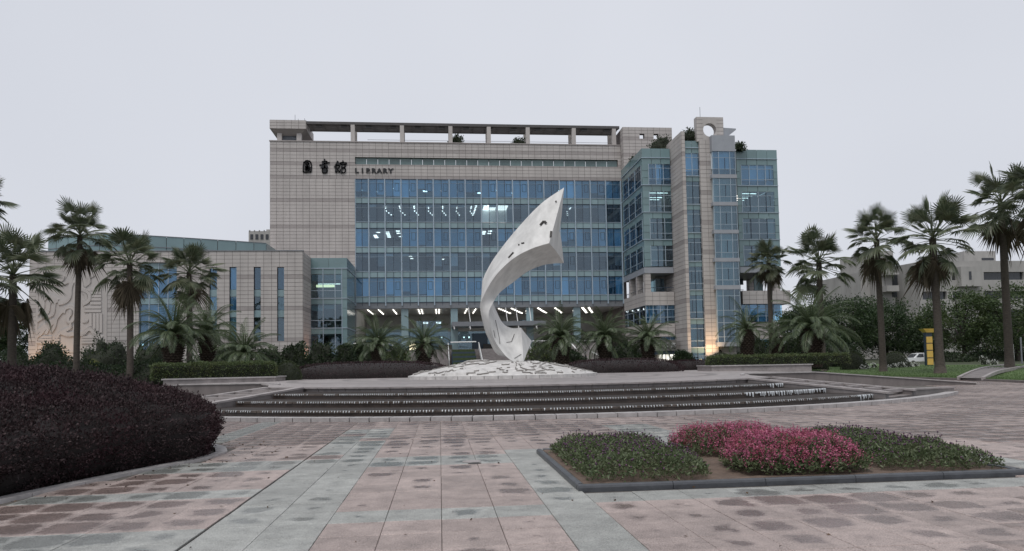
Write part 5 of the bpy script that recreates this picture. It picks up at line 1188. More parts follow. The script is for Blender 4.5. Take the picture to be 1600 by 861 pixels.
for i, (x, yt, w, Y, lab) in enumerate((
    (84, 541, 56, 86, 'round dark shrub before the carved stone picture'), (166, 533, 80, 88, 'tall dark shrub lit yellow green by a garden lamp'), (238, 540, 66, 84, 'dark shrub under the wide window of the low wing'), (22, 548, 40, 82, 'low shrub at the foot of the thick palm nearest the wing corner'),
    (459, 535, 44, 80, 'round dark shrub at the corner of the low wing'), (500, 538, 50, 82, 'dark green shrub before the glazed link block'), (538, 542, 34, 80, 'upright dark shrub beside the glazed link block'), (560, 537, 20, 84, 'narrow conical shrub at the foot of the podium wall'),
    (420, 548, 50, 78, 'low shrub behind the green planter hedge'), (360, 545, 70, 76, 'shrub behind the low wide date palm'), (1068, 550, 30, 76, 'leafy shrub beside the slatted side entrance'), (975, 540, 70, 72, 'wide flowering shrub between two date palms behind the purple hedge'), (1180, 535, 50, 76, 'dark shrub behind the date palm at the tower door'), (1240, 535, 46, 72, 'dense shrub between the tower and the big date palm'), (1310, 538, 60, 74, 'deep green shrub behind the big date palm'), (620, 548, 40, 86, 'low leafy shrub on the bank beside the stairs'), (580, 548, 36, 84, 'low shrub under the date palm by the link block'), (850, 540, 60, 84, 'light green shrub on the bank behind the sculpture foot'), (892, 548, 40, 80, 'brownish low shrub on the slope behind the dome'))):
    px_bush(x, yt, w, Y, 1.0, lab, 'hedgeleaf' if i in (15, 17) else 'shrubleaf', 'shrub', 100 + i, 2600, .26, lump=.35, rough_=.14, group='shrubs round the library')
for i, (x, yt, w, Y, lab) in enumerate(((118, 566, 150, 62, 'low spreading shrub between two fan palm trunks by the carved wall'), (230, 566, 120, 60, 'low spreading shrub behind the big purple hedge, beside the planter'), (20, 558, 130, 72, 'dark low shrub past the corner of the wing'), (330, 560, 130, 58, 'dark low shrub beneath the pair of date palms'))):
    px_bush(x, yt, w, Y, .5, lab, 'shrubleaf', 'shrub', 160 + i, 4200, .2, lump=.2, rough_=.12, depth=2.2, group='shrubs round the library')
for i, (x, yt, w) in enumerate(((1480, 552, 60), (1540, 552, 70), (1590, 550, 60))):
    px_bush(x, yt, w, 82, .6, ('broad dark shrub behind the palm with the flared foot', 'low dark shrub line beneath the light green trees', 'dark shrub beside the white signpost')[i], 'shrubleaf', 'shrub', 140 + i, 2600, .26, lump=.2, rough_=.1, group='shrubs behind the lawn')

# ------------------------------------------------------------------ flower bed
fb = thing('flower_bed', ((BX0 + BX1) / 2, BY0, 0), 'rectangular flower bed with rounded dark stone edging set in the paving', 'flower bed')
b = MB(); b.box(BX0 + .04, BX1 - .04, BY0 + .04, BY1 - .04, -.03, .045)
sb = MB(); nx_, ny_ = 60, 40
for j in range(ny_ + 1):
    for i in range(nx_ + 1): x, y = BX0 + .05 + (BX1 - BX0 - .1) * i / nx_, BY0 + .05 + (BY1 - BY0 - .1) * j / ny_; sb.v.append((x, y, .05 + .035 * mnoise.noise(Vector((x * 2.2, y * 2.2, 0))) + .02 * mnoise.noise(Vector((x * 9, y * 9, 3)))))
sb.f = [(j * (nx_ + 1) + i, j * (nx_ + 1) + i + 1, (j + 1) * (nx_ + 1) + i + 1, (j + 1) * (nx_ + 1) + i) for j in range(ny_) for i in range(nx_)]
sb.build('soil', MT['soil'], fb, smooth=True)
def edging(p0, p1):
    a, c = Vector((*p0, 0)), Vector((*p1, 0)); L = (c - a).length; n = max(1, round(L / 1.2)); d = (c - a) / n
    for k in range(n):
        q = MB(); s = Vector((-d.y, d.x, 0)).normalized(); P0, P1 = a + d * k + d.normalized() * .004, a + d * (k + 1) - d.normalized() * .004; prof = [(-.055, -.02), (-.055, .04), (-.045, .066), (-.02, .08), (.02, .08), (.045, .066), (.055, .04), (.055, -.02)]; m_ = len(prof)
        for P in (P0, P1):
            for u, z in prof: q.v.append(tuple(P + s * u + Vector((0, 0, z))))
        q.f = [(i, (i + 1) % m_, m_ + (i + 1) % m_, m_ + i) for i in range(m_)] + [tuple(range(m_ - 1, -1, -1)), tuple(range(m_, 2 * m_))]
        o = q.build('edging_stone', MT['darkkerb'], fb)
edging((BX0 - .055, BY0), (BX1 + .06, BY0)); edging((BX0, BY1), (BX0, BY0 + .066)); edging((BX1, BY0 + .066), (BX1, BY1)); edging((BX0 + .066, BY1), (BX1 - .066, BY1))
def clump(name, poly, hgt, label, cat, seed, kind, n, nf):
    poly = np.array(poly, float); r = np.random.default_rng(seed); lo, hi = poly.min(0), poly.max(0); c = poly.mean(0)
    t = thing(name, (c[0], c[1], .05), label, cat, 'plants in the flower bed')
    def sample(m_, pull=0):
        out = []
        while len(out) < m_:
            P = r.uniform(lo, hi, (m_ * 2, 2)); P = P[inside(poly, P[:, 0], P[:, 1])]; out += list(P)
        return np.array(out[:m_])
    def top(P):
        s = bdist(poly, P[:, 0], P[:, 1]); k = np.clip(s / .45, 0, 1); e = .30 + .70 * (1 - (1 - k) ** 2); nz = np.array([mnoise.noise(Vector((p[0] * 1.9 + seed, p[1] * 1.9, 0))) for p in P]); n2 = np.array([mnoise.noise(Vector((p[0] * 6 + seed, p[1] * 6, 0))) for p in P]); return hgt * e * (1 + .20 * nz + .16 * n2)
    P = sample(n); h = top(P); f = r.random(n) ** .45; Z = .05 + h * f
    A = np.c_[P, Z]; N = np.c_[r.normal(0, .6, (n, 2)), r.uniform(.1, .9, n)]
    leaf_part('foliage', t, A, N, .062 if kind != 'pink' else .07, seed + 1, MT['flowerleaf'], aspect=.36, spread=.5)
    # stems
    m_ = nf; Q = sample(m_); hq = top(Q) * r.uniform(.92, 1.12, m_)
    S = MB()
    if kind == 'globe':
        Zq = .05 + hq + r.uniform(.0, .07, m_); st = np.c_[Q, Zq - .12]; en = np.c_[Q + r.normal(0, .012, (m_, 2)), Zq]; w_ = np.array([.0022, 0, 0])
        V = np.stack([st - w_, st + w_, en + w_, en - w_], 1).reshape(-1, 3); V2 = np.stack([st - w_[[1, 0, 2]], st + w_[[1, 0, 2]], en + w_[[1, 0, 2]], en - w_[[1, 0, 2]]], 1).reshape(-1, 3); V = np.r_[V, V2]
        me = np_mesh('stems', V - np.array(org(t)), np.arange(len(V)).reshape(-1, 4), MT['flowerleaf'], r.random(len(V) // 4)); link('stems', me, t)
        oc = np.array([(1, 0, 0), (0, 1, 0), (-1, 0, 0), (0, -1, 0), (0, 0, 1.15), (0, 0, -.9)]) * .0145; sz = r.uniform(.7, 1.25, m_)
        V = (en[:, None] + oc[None] * sz[:, None, None]).reshape(-1, 3); base = np.arange(m_)[:, None, None] * 6; F = (base + np.array([(0, 1, 4), (1, 2, 4), (2, 3, 4), (3, 0, 4), (1, 0, 5), (2, 1, 5), (3, 2, 5), (0, 3, 5)])[None]).reshape(-1, 3)
        me = np_mesh('flower_heads', V - np.array(org(t)), F, MT['globe'], np.repeat(r.random(m_), 8), smooth=True); o = link('flower_heads', me, t); o['kind'] = 'stuff'
    else:
        k = 11; T = np.tile(np.linspace(0, 1, k), m_); Qi = np.repeat(np.arange(m_), k); L = r.uniform(.10, .20, m_)
        lean = r.normal(0, .06, (m_, 2)); P3 = np.c_[Q[Qi] + lean[Qi] * T[:, None] * .4, .03 + hq[Qi] * .86 + L[Qi] * T]; P3 += r.normal(0, .008, P3.shape)
        N3 = np.c_[r.normal(0, 1, (len(P3), 2)), r.uniform(0, .9, len(P3))]
        o = leaf_part('flower_spikes', t, P3, N3, .026, seed + 3, MT['pinkflower'], aspect=.75, spread=.4); o['kind'] = 'stuff'
    return t
clump('globe_amaranth', [(1.95, 12.9), (1.95, 9.42), (2.6, 9.34), (3.6, 9.4), (3.85, 10.3), (3.65, 11.3), (3.9, 12.3), (3.5, 13.0)], .32, 'patch of green plants with small purple globe flowers at the low corner of the bed', 'flowers', 201, 'globe', 15000, 620)
clump('pink_flowers', [(4.15, 12.9), (4.0, 12.0), (4.5, 11.4), (5.6, 11.6), (6.1, 12.3), (6.0, 13.0)], .37, 'rear clump of pink flower spikes in the bed, farther from the front edging', 'flowers', 202, 'pink', 8500, 800)
clump('pink_flowers', [(4.1, 9.9), (4.5, 9.42), (5.3, 9.38), (5.95, 9.5), (6.05, 10.2), (5.7, 11.1), (4.9, 11.2), (4.25, 10.7)], .42, 'front clump of dense pink flower spikes touching the dark edging', 'flowers', 203, 'pink', 13000, 1500)
clump('globe_amaranth', [(6.2, 9.6), (7.0, 9.4), (7.86, 9.36), (7.88, 12.95), (6.5, 13.0), (6.3, 12.4), (6.0, 11.4), (6.45, 10.6)], .31, 'patch of green plants with purple globe flowers beyond the pink clumps', 'flowers', 204, 'globe', 16000, 640)
b = MB(); p = gz(1097, 700); b.tube([(p.x, p.y, 0), (p.x + .01, p.y, .52)], .006, 5); tag(b.build('garden_stake', MT['bark']), 'thin dark stake standing up out of the pink flowers', 'stake')
# ------------------------------------------------------------------ palms
def fan_frond(p, r, dead=False, L=1.0, F=1.05):
    """one fan leaf: stalk and pleated fan with drooping tips; p: pitch of the stalk"""
    b = MB(); tint = []
    d = Vector((math.cos(p), 0, math.sin(p))); s = Vector((0, 1, 0)); sag = .12 * math.cos(p)
    pts = [d * (L * k / 3) + Vector((0, 0, -sag * (k / 3) ** 2)) for k in range(4)]
    w = [.04, .03, .022, .018]
    for k in range(3):
        a, c = pts[k], pts[k + 1]; b.quad(a - s * w[k], c - s * w[k + 1], c + s * w[k + 1], a + s * w[k]); tint.append(.8)
        n_ = d.cross(s); b.quad(a - n_ * w[k] * .7, c - n_ * w[k + 1] * .7, c + n_ * w[k + 1] * .7, a + n_ * w[k] * .7); tint.append(.8)
    Q = pts[3]; p2 = (p if p > .6 else p - .3) if not dead else p - .5; d2 = Vector((math.cos(p2), 0, math.sin(p2))); n_ = s.cross(d2) * -1
    ns = 24; span = math.radians(118); G = Vector((0, 0, -1))
    for i in range(ns):
        a0, a1 = -span + 2 * span * i / ns, -span + 2 * span * (i + 1) / ns; am = (a0 + a1) / 2
        R_ = F * (.70 + .30 * math.cos(am * .75)) * r.uniform(.85, 1.08)
        def pt(a, rho, dr): 
            v = d2 * math.cos(a) + s * math.sin(a); return Q + v * rho - n_ * (.12 * rho * math.sin(a) ** 2) + G * (dr * rho * rho)
        dm = (.02 if p > .4 else .07 if p > 0 else .14) if not dead else .5
        ml, mr, mm = pt(a0, R_ * .42, dm), pt(a1, R_ * .42, dm), pt(am, R_ * .44, dm) + n_ * .035
        tip = pt(am, R_, dm + ((.06 if p > .4 else .2) if not dead else .5) * r.uniform(.3, 1.6)); t1 = r.random()
        b.quad(Q, ml, mm); b.quad(Q, mm, mr); tint += [t1, t1 * .7]
        q1, q2 = pt(a0 + (am - a0) * .45, R_ * .74, dm + .06), pt(a1 - (a1 - am) * .45, R_ * .74, dm + .06)
        b.quad(ml, q1, tip, mm); b.quad(mm, tip, q2, mr); tint += [t1, t1 * .7]
    return b, tint
def feather_frond(p, r, L=3.0, curve=1.5):
    """one arching feather leaf with two rows of leaflets"""
    b = MB(); tint = []; K = 34; pos = Vector((0, 0, 0)); ang = p; ds = L / K; s = Vector((0, 1, 0)); pts = []; dirs = []
    tw = r.uniform(-.25, .25)
    for k in range(K + 1):
        pts.append(pos.copy()); d = Vector((math.cos(ang), 0, math.sin(ang))); dirs.append(d); pos = pos + d * ds; ang -= curve * ds / L * (.45 + 1.1 * k / K)
    for k in range(0, K, 2):
        w0, w1 = .045 * (1 - k / K) + .008, .045 * (1 - (k + 2) / K) + .008; a, c = pts[k], pts[min(k + 2, K)]; n_ = dirs[k].cross(s)
        b.quad(a - s * w0, c - s * w1, c + s * w1, a + s * w0); b.quad(a - n_ * w0, c - n_ * w1, c + n_ * w1, a + n_ * w0); tint += [.9, .9]
    for k in range(3, K):
        u = k / K; ll = .52 * (math.sin(PI * min(1, u * .86 + .12)) ** .6) * r.uniform(.85, 1.1); n_ = dirs[k].cross(s) * -1
        for sg_ in (-1, 1):
            dr = (dirs[k] * (.55 + .5 * u) + s * sg_ * .85 + n_ * (.30 + tw * sg_)).normalized(); base = pts[k]; tip = base + dr * ll + Vector((0, 0, -.20 * ll)); m_ = base + dr * ll * .45; wd = dr.cross(n_).normalized() * .022
            b.quad(base, m_ - wd, tip, m_ + wd); tint.append(r.random())
    return b, tint
def bake(b, tint, name, mat):
    me = bpy.data.meshes.new(name); me.from_pydata(b.v, [], b.f); a = me.attributes.new('tint', 'FLOAT', 'FACE'); a.data.foreach_set('value', np.array(tint, np.float32)); me.materials.append(mat); return me
RP = random.Random(17)
FAN = {}
for nm, p in (('a', 1.25), ('b', .85), ('c', .5), ('d', .15), ('e', -.25), ('f', -.7)):
    FAN[nm] = [bake(*fan_frond(p + RP.uniform(-.1, .1), RP, L=RP.uniform(1.1, 1.5), F=RP.uniform(.8, 1.0)), 'fan_frond', MT['fan']) for _ in range(3)]
FAN['g'] = [bake(*fan_frond(-1.15, RP, True, L=.8, F=.95), 'dry_frond', MT['deadfan']) for _ in range(2)]
FEA = {}
for nm, p, cv in (('a', 1.35, .9), ('b', 1.05, 1.4), ('c', .75, 1.7), ('d', .42, 1.7), ('e', .08, 1.5), ('f', -.3, 1.2)):
    FEA[nm] = [bake(*feather_frond(p + RP.uniform(-.08, .08), RP, L=RP.uniform(2.7, 3.1), curve=cv), 'feather_frond', MT['feather']) for _ in range(3)]
def fan_palm(base, top, crown_r, trunk_r, label, seed, dead=5, spike=True, flared=False, n=1.0):
    r = random.Random(seed); t = thing('fan_palm', base, label, 'palm tree', 'tall fan palms'); bx, by, bz = base; H_ = top - bz; b = MB(); lean = r.uniform(-.012, .012)
    K = 14; path = [(bx + lean * H_ * (k / K) ** 2, by, bz - .1 + (H_ + .1) * k / K) for k in range(K + 1)]
    rad = [trunk_r * .9 * (1.0 - .22 * k / K + (.55 if flared else .25) * math.exp(-k * 1.1)) for k in range(K + 1)]; b.tube(path, rad, 12); b.build('trunk', MT['ptrunk'], t, smooth=True)
    tip = Vector(path[-1]) - Vector(base); sc = crown_r / 2.1
    for nm, cnt in (('a', 6), ('b', 8), ('c', 8), ('d', 8), ('e', 6), ('f', 4), ('g', max(1, dead - 2))):
        cnt = max(1, round(cnt * n)); a0 = r.uniform(0, 6.3)
        for k in range(cnt):
            o = link('frond', r.choice(FAN[nm]), t); o.location = tip + Vector((0, 0, {'a': .1, 'b': .05, 'c': 0, 'd': -.1, 'e': -.25, 'f': -.4, 'g': -.55}[nm] * sc)); o.rotation_euler = (r.uniform(-.45, .45), r.uniform(-.28, .28), a0 + 2 * PI * k / cnt + r.uniform(-.4, .4)); q = sc * r.uniform(.72, 1.18); o.scale = (q, q, q)
    if spike:
        b = MB(); p = Vector(base) + tip; b.tube([p, p + Vector((r.uniform(-.05, .05), 0, 1.9 * sc))], [.05 * sc, .012], 5); b.build('new_spear', MT['fan'], t)
    return t
def date_palm(base, trunk_top, crown_r, trunk_r, label, seed, n=1.0):
    r = random.Random(seed); t = thing('date_palm', base, label, 'palm tree', 'low date palms'); bx, by, bz = base
    b = MB(); K = 9; H_ = trunk_top - bz; path = [(bx, by, bz - .1 + (H_ + .1) * k / K) for k in range(K + 1)]; b.tube(path, [trunk_r * (1 + .12 * math.sin(k * 1.3) + (.18 if k > 6 else 0)) for k in range(K + 1)], 14); tr = b.build('trunk', MT['dtrunk'], t, smooth=True)
    st = MB(); rows = max(4, int(H_ / .16))
    for j in range(rows):                                   # stubs of old leaf bases
        for k in range(13):
            a = 2 * PI * (k + .5 * (j % 2)) / 13; z = bz + .1 + H_ * j / rows; c, s = math.cos(a), math.sin(a); R_ = trunk_r * (1 + .12 * math.sin(9 * (z - bz) / H_ * 1.3)) - .02
            p = Vector((bx + c * R_, by + s * R_, z)); o = Vector((c, s, 0)); w = Vector((-s, c, 0)) * trunk_r * .17; l = .16 * trunk_r / .5
            st.hexa([p - w, p + w, p + w + Vector((0, 0, .05)), p - w + Vector((0, 0, .05)), p + o * l - w * .7 + Vector((0, 0, .11)), p + o * l + w * .7 + Vector((0, 0, .11)), p + o * l * .8 + w * .7 + Vector((0, 0, .17)), p + o * l * .8 - w * .7 + Vector((0, 0, .17))])
    st.build('leaf_base_stubs', MT['dtrunk'], tr, kind='stuff')
    sc = crown_r / 2.55; tip = Vector((0, 0, H_))
    for nm, cnt in (('a', 6), ('b', 9), ('c', 12), ('d', 12), ('e', 8), ('f', 2)):
        cnt = max(2, round(cnt * n)); a0 = r.uniform(0, 6.3)
        for k in range(cnt):
            o = link('frond', r.choice(FEA[nm]), t); o.location = tip + Vector((0, 0, {'a': .05, 'b': .03, 'c': 0, 'd': -.06, 'e': -.12, 'f': -.2}[nm])); o.rotation_euler = (r.uniform(-.15, .15), r.uniform(-.1, .1), a0 + 2 * PI * k / cnt + r.uniform(-.2, .2)); q = sc * r.uniform(.8, 1.12); o.scale = (q, q, q)
    return t
def fan_px(x, yc, yb, w, Y, label, seed, tw=14, zb=None, **k):
    """x, crown centre, foot and crown width as they show in the photograph, at distance Y"""
    p = at(x, yc, Y); sc = (at(x + 1, yc, Y) - p).x; z = float(ground_z(np.array(p.x), np.array(Y))) if zb is None else zb
    return fan_palm((p.x, Y, z), p.z, w / 2 * sc, tw / 2 * sc, label, seed, **k)
fan_px(21, 430, 570, 150, 66, 'stout fan palm at the corner of the low wing, cut by the picture edge', 301, 15)
fan_px(122, 368, 575, 104, 60, 'fan palm with a thin trunk and drooping skirt before the carved wall', 302, 11, dead=9)
fan_px(205, 412, 575, 116, 58, 'fan palm with old dry leaves before the wide window of the low wing', 303, 12, dead=12)
fan_px(297, 425, 575, 108, 62, 'fan palm with a light green top before the slit windows', 304, 11)
fan_px(-42, 318, 575, 130, 56, 'fan palm mostly outside the view, only leaf tips hang in beside the wing', 305, 14)
fan_px(1201, 408, 560, 62, 70, 'fan palm with a bushy round head against the end of the tower', 306, 9, dead=8, n=1.15)
fan_px(1279, 410, 565, 104, 66, 'fan palm with open leaves standing between the tower and the concrete building', 307, 11, dead=3)
fan_px(1371, 375, 580, 92, 60, 'slim fan palm on the lawn beside the round topiary', 308, 10.5, dead=8)
fan_px(1459, 372, 585, 118, 53, 'fan palm with a flared foot beside the yellow totem sign', 309, 13, flared=True, dead=9)
fan_px(1564, 318, 582, 108, 54, 'tall leaning fan palm by the curved path, highest crown of its row', 310, 12.5, dead=8)
fan_px(1632, 296, 590, 130, 48, 'fan palm whose crown is cut by the picture edge beside the tallest palm', 311, 13, dead=8)
def date_px(x, yc, w, Y, label, seed, tw=24, zb=1.0, n=1.0):
    p = at(x, yc, Y); sc = (at(x + 1, yc, Y) - p).x; return date_palm((p.x, Y, zb), p.z, w / 2 * sc, tw / 2 * sc, label, seed, n)
date_px(271, 522, 142, 50, 'large date palm with a thick trunk behind the green planter hedge', 401, 27)
date_px(324, 519, 120, 53, 'date palm leaning its crown into the large one, behind the planter hedge', 402, 22, n=.8)
date_px(382, 552, 118, 50, 'low wide date palm with arching leaves beside the clipped topiary', 403, 20)
date_px(591, 538, 98, 66, 'date palm before the entrance hall, beside the glazed link block', 404, 19, zb=1.0)
date_px(662, 538, 94, 64, 'date palm in front of the entrance stairs', 405, 22, zb=1.0)
date_px(876, 528, 104, 66, 'date palm behind the dome, first one past the sculpture foot', 406, 22)
date_px(945, 528, 98, 67, 'middle of the three date palms behind the purple hedge past the sculpture', 407, 20)
date_px(1012, 530, 96, 66, 'date palm before the slatted side entrance', 408, 18)
date_px(1166, 515, 92, 60, 'date palm with a few drooping leaves by the lit stone column', 409, 18, n=.55)
date_px(1213, 528, 60, 60, 'short date palm trunk with sparse leaves, between the tower door and the big palm', 410, 17, n=.35)
date_px(1268, 515, 140, 56, 'big spreading date palm beyond the tower planter', 411, 26)

# ------------------------------------------------------------------ broadleaf trees
def tree(name, base, H_, crown, label, seed, mat='treeleaf', n_cl=130, per=95, leaf=.30, trunk_r=.25, fork=.28, flat=.75):
    """crown: (rx, ry, rz, height of its centre)"""
    r = random.Random(seed); nr = np.random.default_rng(seed); t = thing(name, base, label, 'tree', 'trees round the concrete building' if base[0] > 0 else None); B = Vector(base); rx, ry, rz, zc = crown
    b = MB(); fk = B + Vector((r.uniform(-.2, .2), 0, H_ * fork)); b.tube([B - Vector((0, 0, .1)), B + (fk - B) * .5 + Vector((.05, 0, 0)), fk], [trunk_r * 1.25, trunk_r, trunk_r * .9], 9); cents = []
    for k in range(n_cl):
        v = nr.normal(0, 1, 3); v /= np.linalg.norm(v); rho = nr.uniform(.35, 1) ** .5; v = v * rho * (1 + .22 * mnoise.noise(Vector(tuple(v * 2.2 + seed)))); cents.append(B + Vector((v[0] * rx, v[1] * ry, zc + v[2] * rz)))
    for k in range(9):                                      # limbs
        e = cents[k * 7 % n_cl]; m1 = fk.lerp(e, .5) + Vector((r.uniform(-.3, .3), r.uniform(-.3, .3), -.25)); b.tube([fk - Vector((0, 0, .1)), m1, e], [trunk_r * .55, trunk_r * .3, .03], 6)
        for q in range(2):
            e2 = cents[(k * 7 + 3 + q * 5) % n_cl]
            if (e2 - m1).length < rx * 1.2: b.tube([m1, m1.lerp(e2, .55) + Vector((0, 0, -.15)), e2], [trunk_r * .25, trunk_r * .15, .02], 5)
    b.build('trunk', MT['bark'], t, smooth=True)
    C_ = np.repeat(np.array([tuple(c) for c in cents]), per, 0); off = nr.normal(0, 1, C_.shape) * np.array([.30, .30, .30 * flat]) * (rx / 3.2) * nr.uniform(.6, 1.3, (n_cl, 1)).repeat(per, 0); P = C_ + off
    N = off / (np.linalg.norm(off, axis=1)[:, None] + 1e-6) + np.array([0, 0, .5]); leaf_part('crown', t, P, N, leaf, seed + 1, MT[mat], aspect=.5, spread=.6, hang=.15); return t
def tree_px(name, x, ytop, ybot, w, Y, label, seed, zb=.6, **k):
    p, q = at(x, ytop, Y), at(x, ybot, Y); sc = (at(x + 1, ytop, Y) - p).x; rx = w / 2 * sc; return tree(name, (p.x, Y, zb), p.z - zb, (rx, rx * .9, (p.z - q.z) / 2, (p.z + q.z) / 2 - zb), label, seed, **k)
tree_px('broadleaf_tree', 1312, 462, 545, 120, 92, 'dark rounded broadleaf tree behind the big date palm', 501, n_cl=150)
tree_px('broadleaf_tree', 1382, 470, 556, 108, 96, 'dark broadleaf tree before the balcony of the concrete building', 502, n_cl=150)
tree_px('broadleaf_tree', 1262, 478, 545, 90, 96, 'dark tree filling the gap beside the end of the tower', 503)
tree_px('light_tree', 1502, 454, 542, 118, 84, 'light green layered tree with visible limbs beside the yellow totem', 504, mat='treeleaf2', n_cl=120, per=80)
tree_px('light_tree', 1586, 446, 545, 130, 80, 'light green spreading tree beyond the tall leaning palm', 505, mat='treeleaf2', n_cl=140, per=80)
tree_px('broadleaf_tree', 1440, 500, 560, 70, 98, 'dark low tree behind the parked white car', 506)
tree_px('broadleaf_tree', 1540, 490, 560, 110, 104, 'dark tree in shade behind the light green ones', 507)
tree_px('broadleaf_tree', 1640, 470, 560, 120, 96, 'dark tree at the picture edge behind the white signpost', 508)
tree_px('broadleaf_tree', -14, 470, 566, 70, 92, 'dark tree standing past the corner of the carved wing', 509, n_cl=110)
tree_px('broadleaf_tree', 22, 478, 572, 60, 125, 'tree top peeping past the end of the carved wing', 510, n_cl=110)
# roof plants
def roof_bush(x, y, w, Y, label, seed, h):
    p = at(x, y, Y); sc = (at(x + 1, y, Y) - p).x; t = bush('roof_shrub', (p.x, Y, p.z), (w / 2 * sc, w / 2 * sc * .8, h * sc), label, 'shrub', 'shrubleaf', 'greencore', 2, 420, .34, seed, .4, group='plants on the library roof', rough_=.22); return t
roof_bush(713, 222, 17, YM + 1.0, 'small shrub on the library parapet above the fourth pergola bay', 601, 9); roof_bush(811, 225, 16, YM + 1.0, 'low shrub on the library parapet beyond the sculpture tip', 602, 6)
roof_bush(1033, 232, 30, YT + 3, 'bushy shrub on the roof of the glass corner bay', 603, 15); roof_bush(1077, 218, 18, YP + 1.5, 'loose shrub between the stone pier and the pierced head', 604, 17); roof_bush(1156, 233, 12, YT - .5, 'small dark shrub on the roof corner above the end block', 605, 8); roof_bush(992, 252, 10, YT + 7, 'trailing plant on the flank parapet of the glass bay', 606, 5)

# ------------------------------------------------------------------ lawn, path and kerb on the far side of the plaza
def make_lawn():
    V, F = [], []; a0, a1, na, nr = math.radians(52), math.radians(150), 110, 26
    for i in range(nr):
        r = 30.55 + 26 * (i / (nr - 1)) ** 1.3
        for j in range(na):
            x, y = pol(r, a0 + (a1 - a0) * j / (na - 1)); V.append((x, y, float(ground_z(np.array(x), np.array(max(y, 31)))) + .012 + .015 * mnoise.noise(Vector((x, y, 0)))))
    F = [(i * na + j, i * na + j + 1, (i + 1) * na + j + 1, (i + 1) * na + j) for i in range(nr - 1) for j in range(na - 1)]
    tag(link('lawn', np_mesh('lawn', V, F, MT['lawn'], smooth=True)), kind='structure')
    r = np.random.default_rng(9); m_ = 42000; rr = 30.6 + 20 * r.random(m_) ** 1.5; aa = r.uniform(math.radians(62), math.radians(125), m_); X, Y = CX + rr * np.sin(aa), CY - rr * np.cos(aa); Z = ground_z(X, np.maximum(Y, 31))
    P = np.c_[X, Y, Z]; me = leaf_mesh('grass', P, np.tile([0, 0, 1.], (m_, 1)), .10, r, leafmat('grass_blades', (.040, .085, .02), (.09, .15, .045), (.10, .14, .05), scale=.5), aspect=.18, spread=.45); tag(link('grass', me), 'short green grass on the sloping lawn under the fan palms', 'grass', kind='stuff')
    kt = thing('lawn_kerb', (*pol(30.4, math.radians(95)), 0), 'low stone kerb curving between the plaza and the lawn', 'kerb'); n = 58
    for k in range(n):
        b0, b1 = math.radians(56) + math.radians(80) * k / n + .0004, math.radians(56) + math.radians(80) * (k + 1) / n - .0004; q = MB(); q.hexa([(*pol(30.3, b0), -.03), (*pol(30.3, b1), -.03), (*pol(30.6, b1), -.03), (*pol(30.6, b0), -.03), (*pol(30.3, b0), .14), (*pol(30.3, b1), .14), (*pol(30.6, b1), .14), (*pol(30.6, b0), .14)]); q.build('kerb_stone', MT['darkwall'], kt)
    # the path climbing through the lawn between two white edgings
    A = [gz(1498, 591, .15), gz(1520, 581, .40), gz(1540, 575, .56), gz(1568, 571, .66)]; B = [gz(1536, 592, .15), gz(1556, 582.5, .40), gz(1578, 577.5, .52), gz(1604, 573, .64)]
    ca, cb = catmull(A, 6), catmull(B, 6); q = MB()
    for i in range(len(ca) - 1): q.quad(ca[i] + Vector((0, 0, .03)), cb[i] + Vector((0, 0, .03)), cb[i + 1] + Vector((0, 0, .03)), ca[i + 1] + Vector((0, 0, .03)))
    pt = q.build('garden_path', MT['darkwall']); pt['kind'] = 'structure'
    for L in (ca, cb):
        q = MB()
        for i in range(len(L) - 1):
            d = (L[i + 1] - L[i]).normalized(); s = Vector((-d.y, d.x, 0)).normalized() * .10; z0, z1 = Vector((0, 0, -.1)), Vector((0, 0, .12)); q.hexa([L[i] - s + z0, L[i + 1] - s + z0, L[i + 1] + s + z0, L[i] + s + z0, L[i] - s + z1, L[i + 1] - s + z1, L[i + 1] + s + z1, L[i] + s + z1])
        q.build('path_edging', MT['paleslab'], pt)
    r = random.Random(12)
    for i, (x, y) in enumerate([(1334, 568), (1348, 571), (1354, 570), (1365, 568), (1383, 568), (1391, 571), (1397, 567), (1403, 569), (1409, 569), (1418, 568), (1422, 570), (1431, 570), (1537, 566), (1543, 568), (1553, 568)]):
        Y = 66 + r.uniform(-2, 3); p = at(x, y + 3, Y); bush('white_blossom', (p.x, Y, float(ground_z(np.array(p.x), np.array(Y)))), (.22 + .12 * r.random(), .22, .30 + .25 * r.random() + (.5 if x in (1537,) else 0)), 'small white blooming plant at the back edge of the lawn', 'flowers', 'whiteflower', 'greencore', 2, 90, .13, 700 + i, .5, group='white blooms along the lawn edge', rough_=.08)
make_lawn()

# ------------------------------------------------------------------ entrance stairs, banks, rails
def stairs(name, x0, x1, label):
    Yb, Yt_, n = 97.5, 106.2, 17; a, c = at(x0, 555, 102).x, at(x1, 555, 102).x; t = thing(name, ((a + c) / 2, Yb, 1.3), label, 'stairs')
    for k in range(n):
        z = 1.3 + (ZF - 1.3) * (k + 1) / n; y = Yb + (Yt_ - Yb) * k / n; piece('step', MT['step'], t, a, c, y, Yt_ + .3, z - (ZF - 1.3) / n, z)
    for xx in (a - .1, c + .1):
        b = MB(); b.tube([(xx, Yb, 2.2), (xx, Yt_, ZF + .95), (xx, Yt_ + .8, ZF + .95)], .05, 6)
        for k in range(7): y = Yb + (Yt_ - Yb) * k / 6; z = 1.3 + (ZF - 1.3) * k / 6; b.tube([(xx, y, z - .2), (xx, y, z + .92)], .03, 5)
        b.build('handrail', MT['whitepaint'], t)
    return a, c
stairs('entrance_stairs', 612, 700, 'broad stone stairs with white handrails behind a date palm'); stairs('entrance_stairs', 752, 830, 'broad stone stairs partly hidden by the sculpture')
MT['strip'] = M('clipped_strip', (.045, .065, .025), .9, .4, 3, bump=.6)
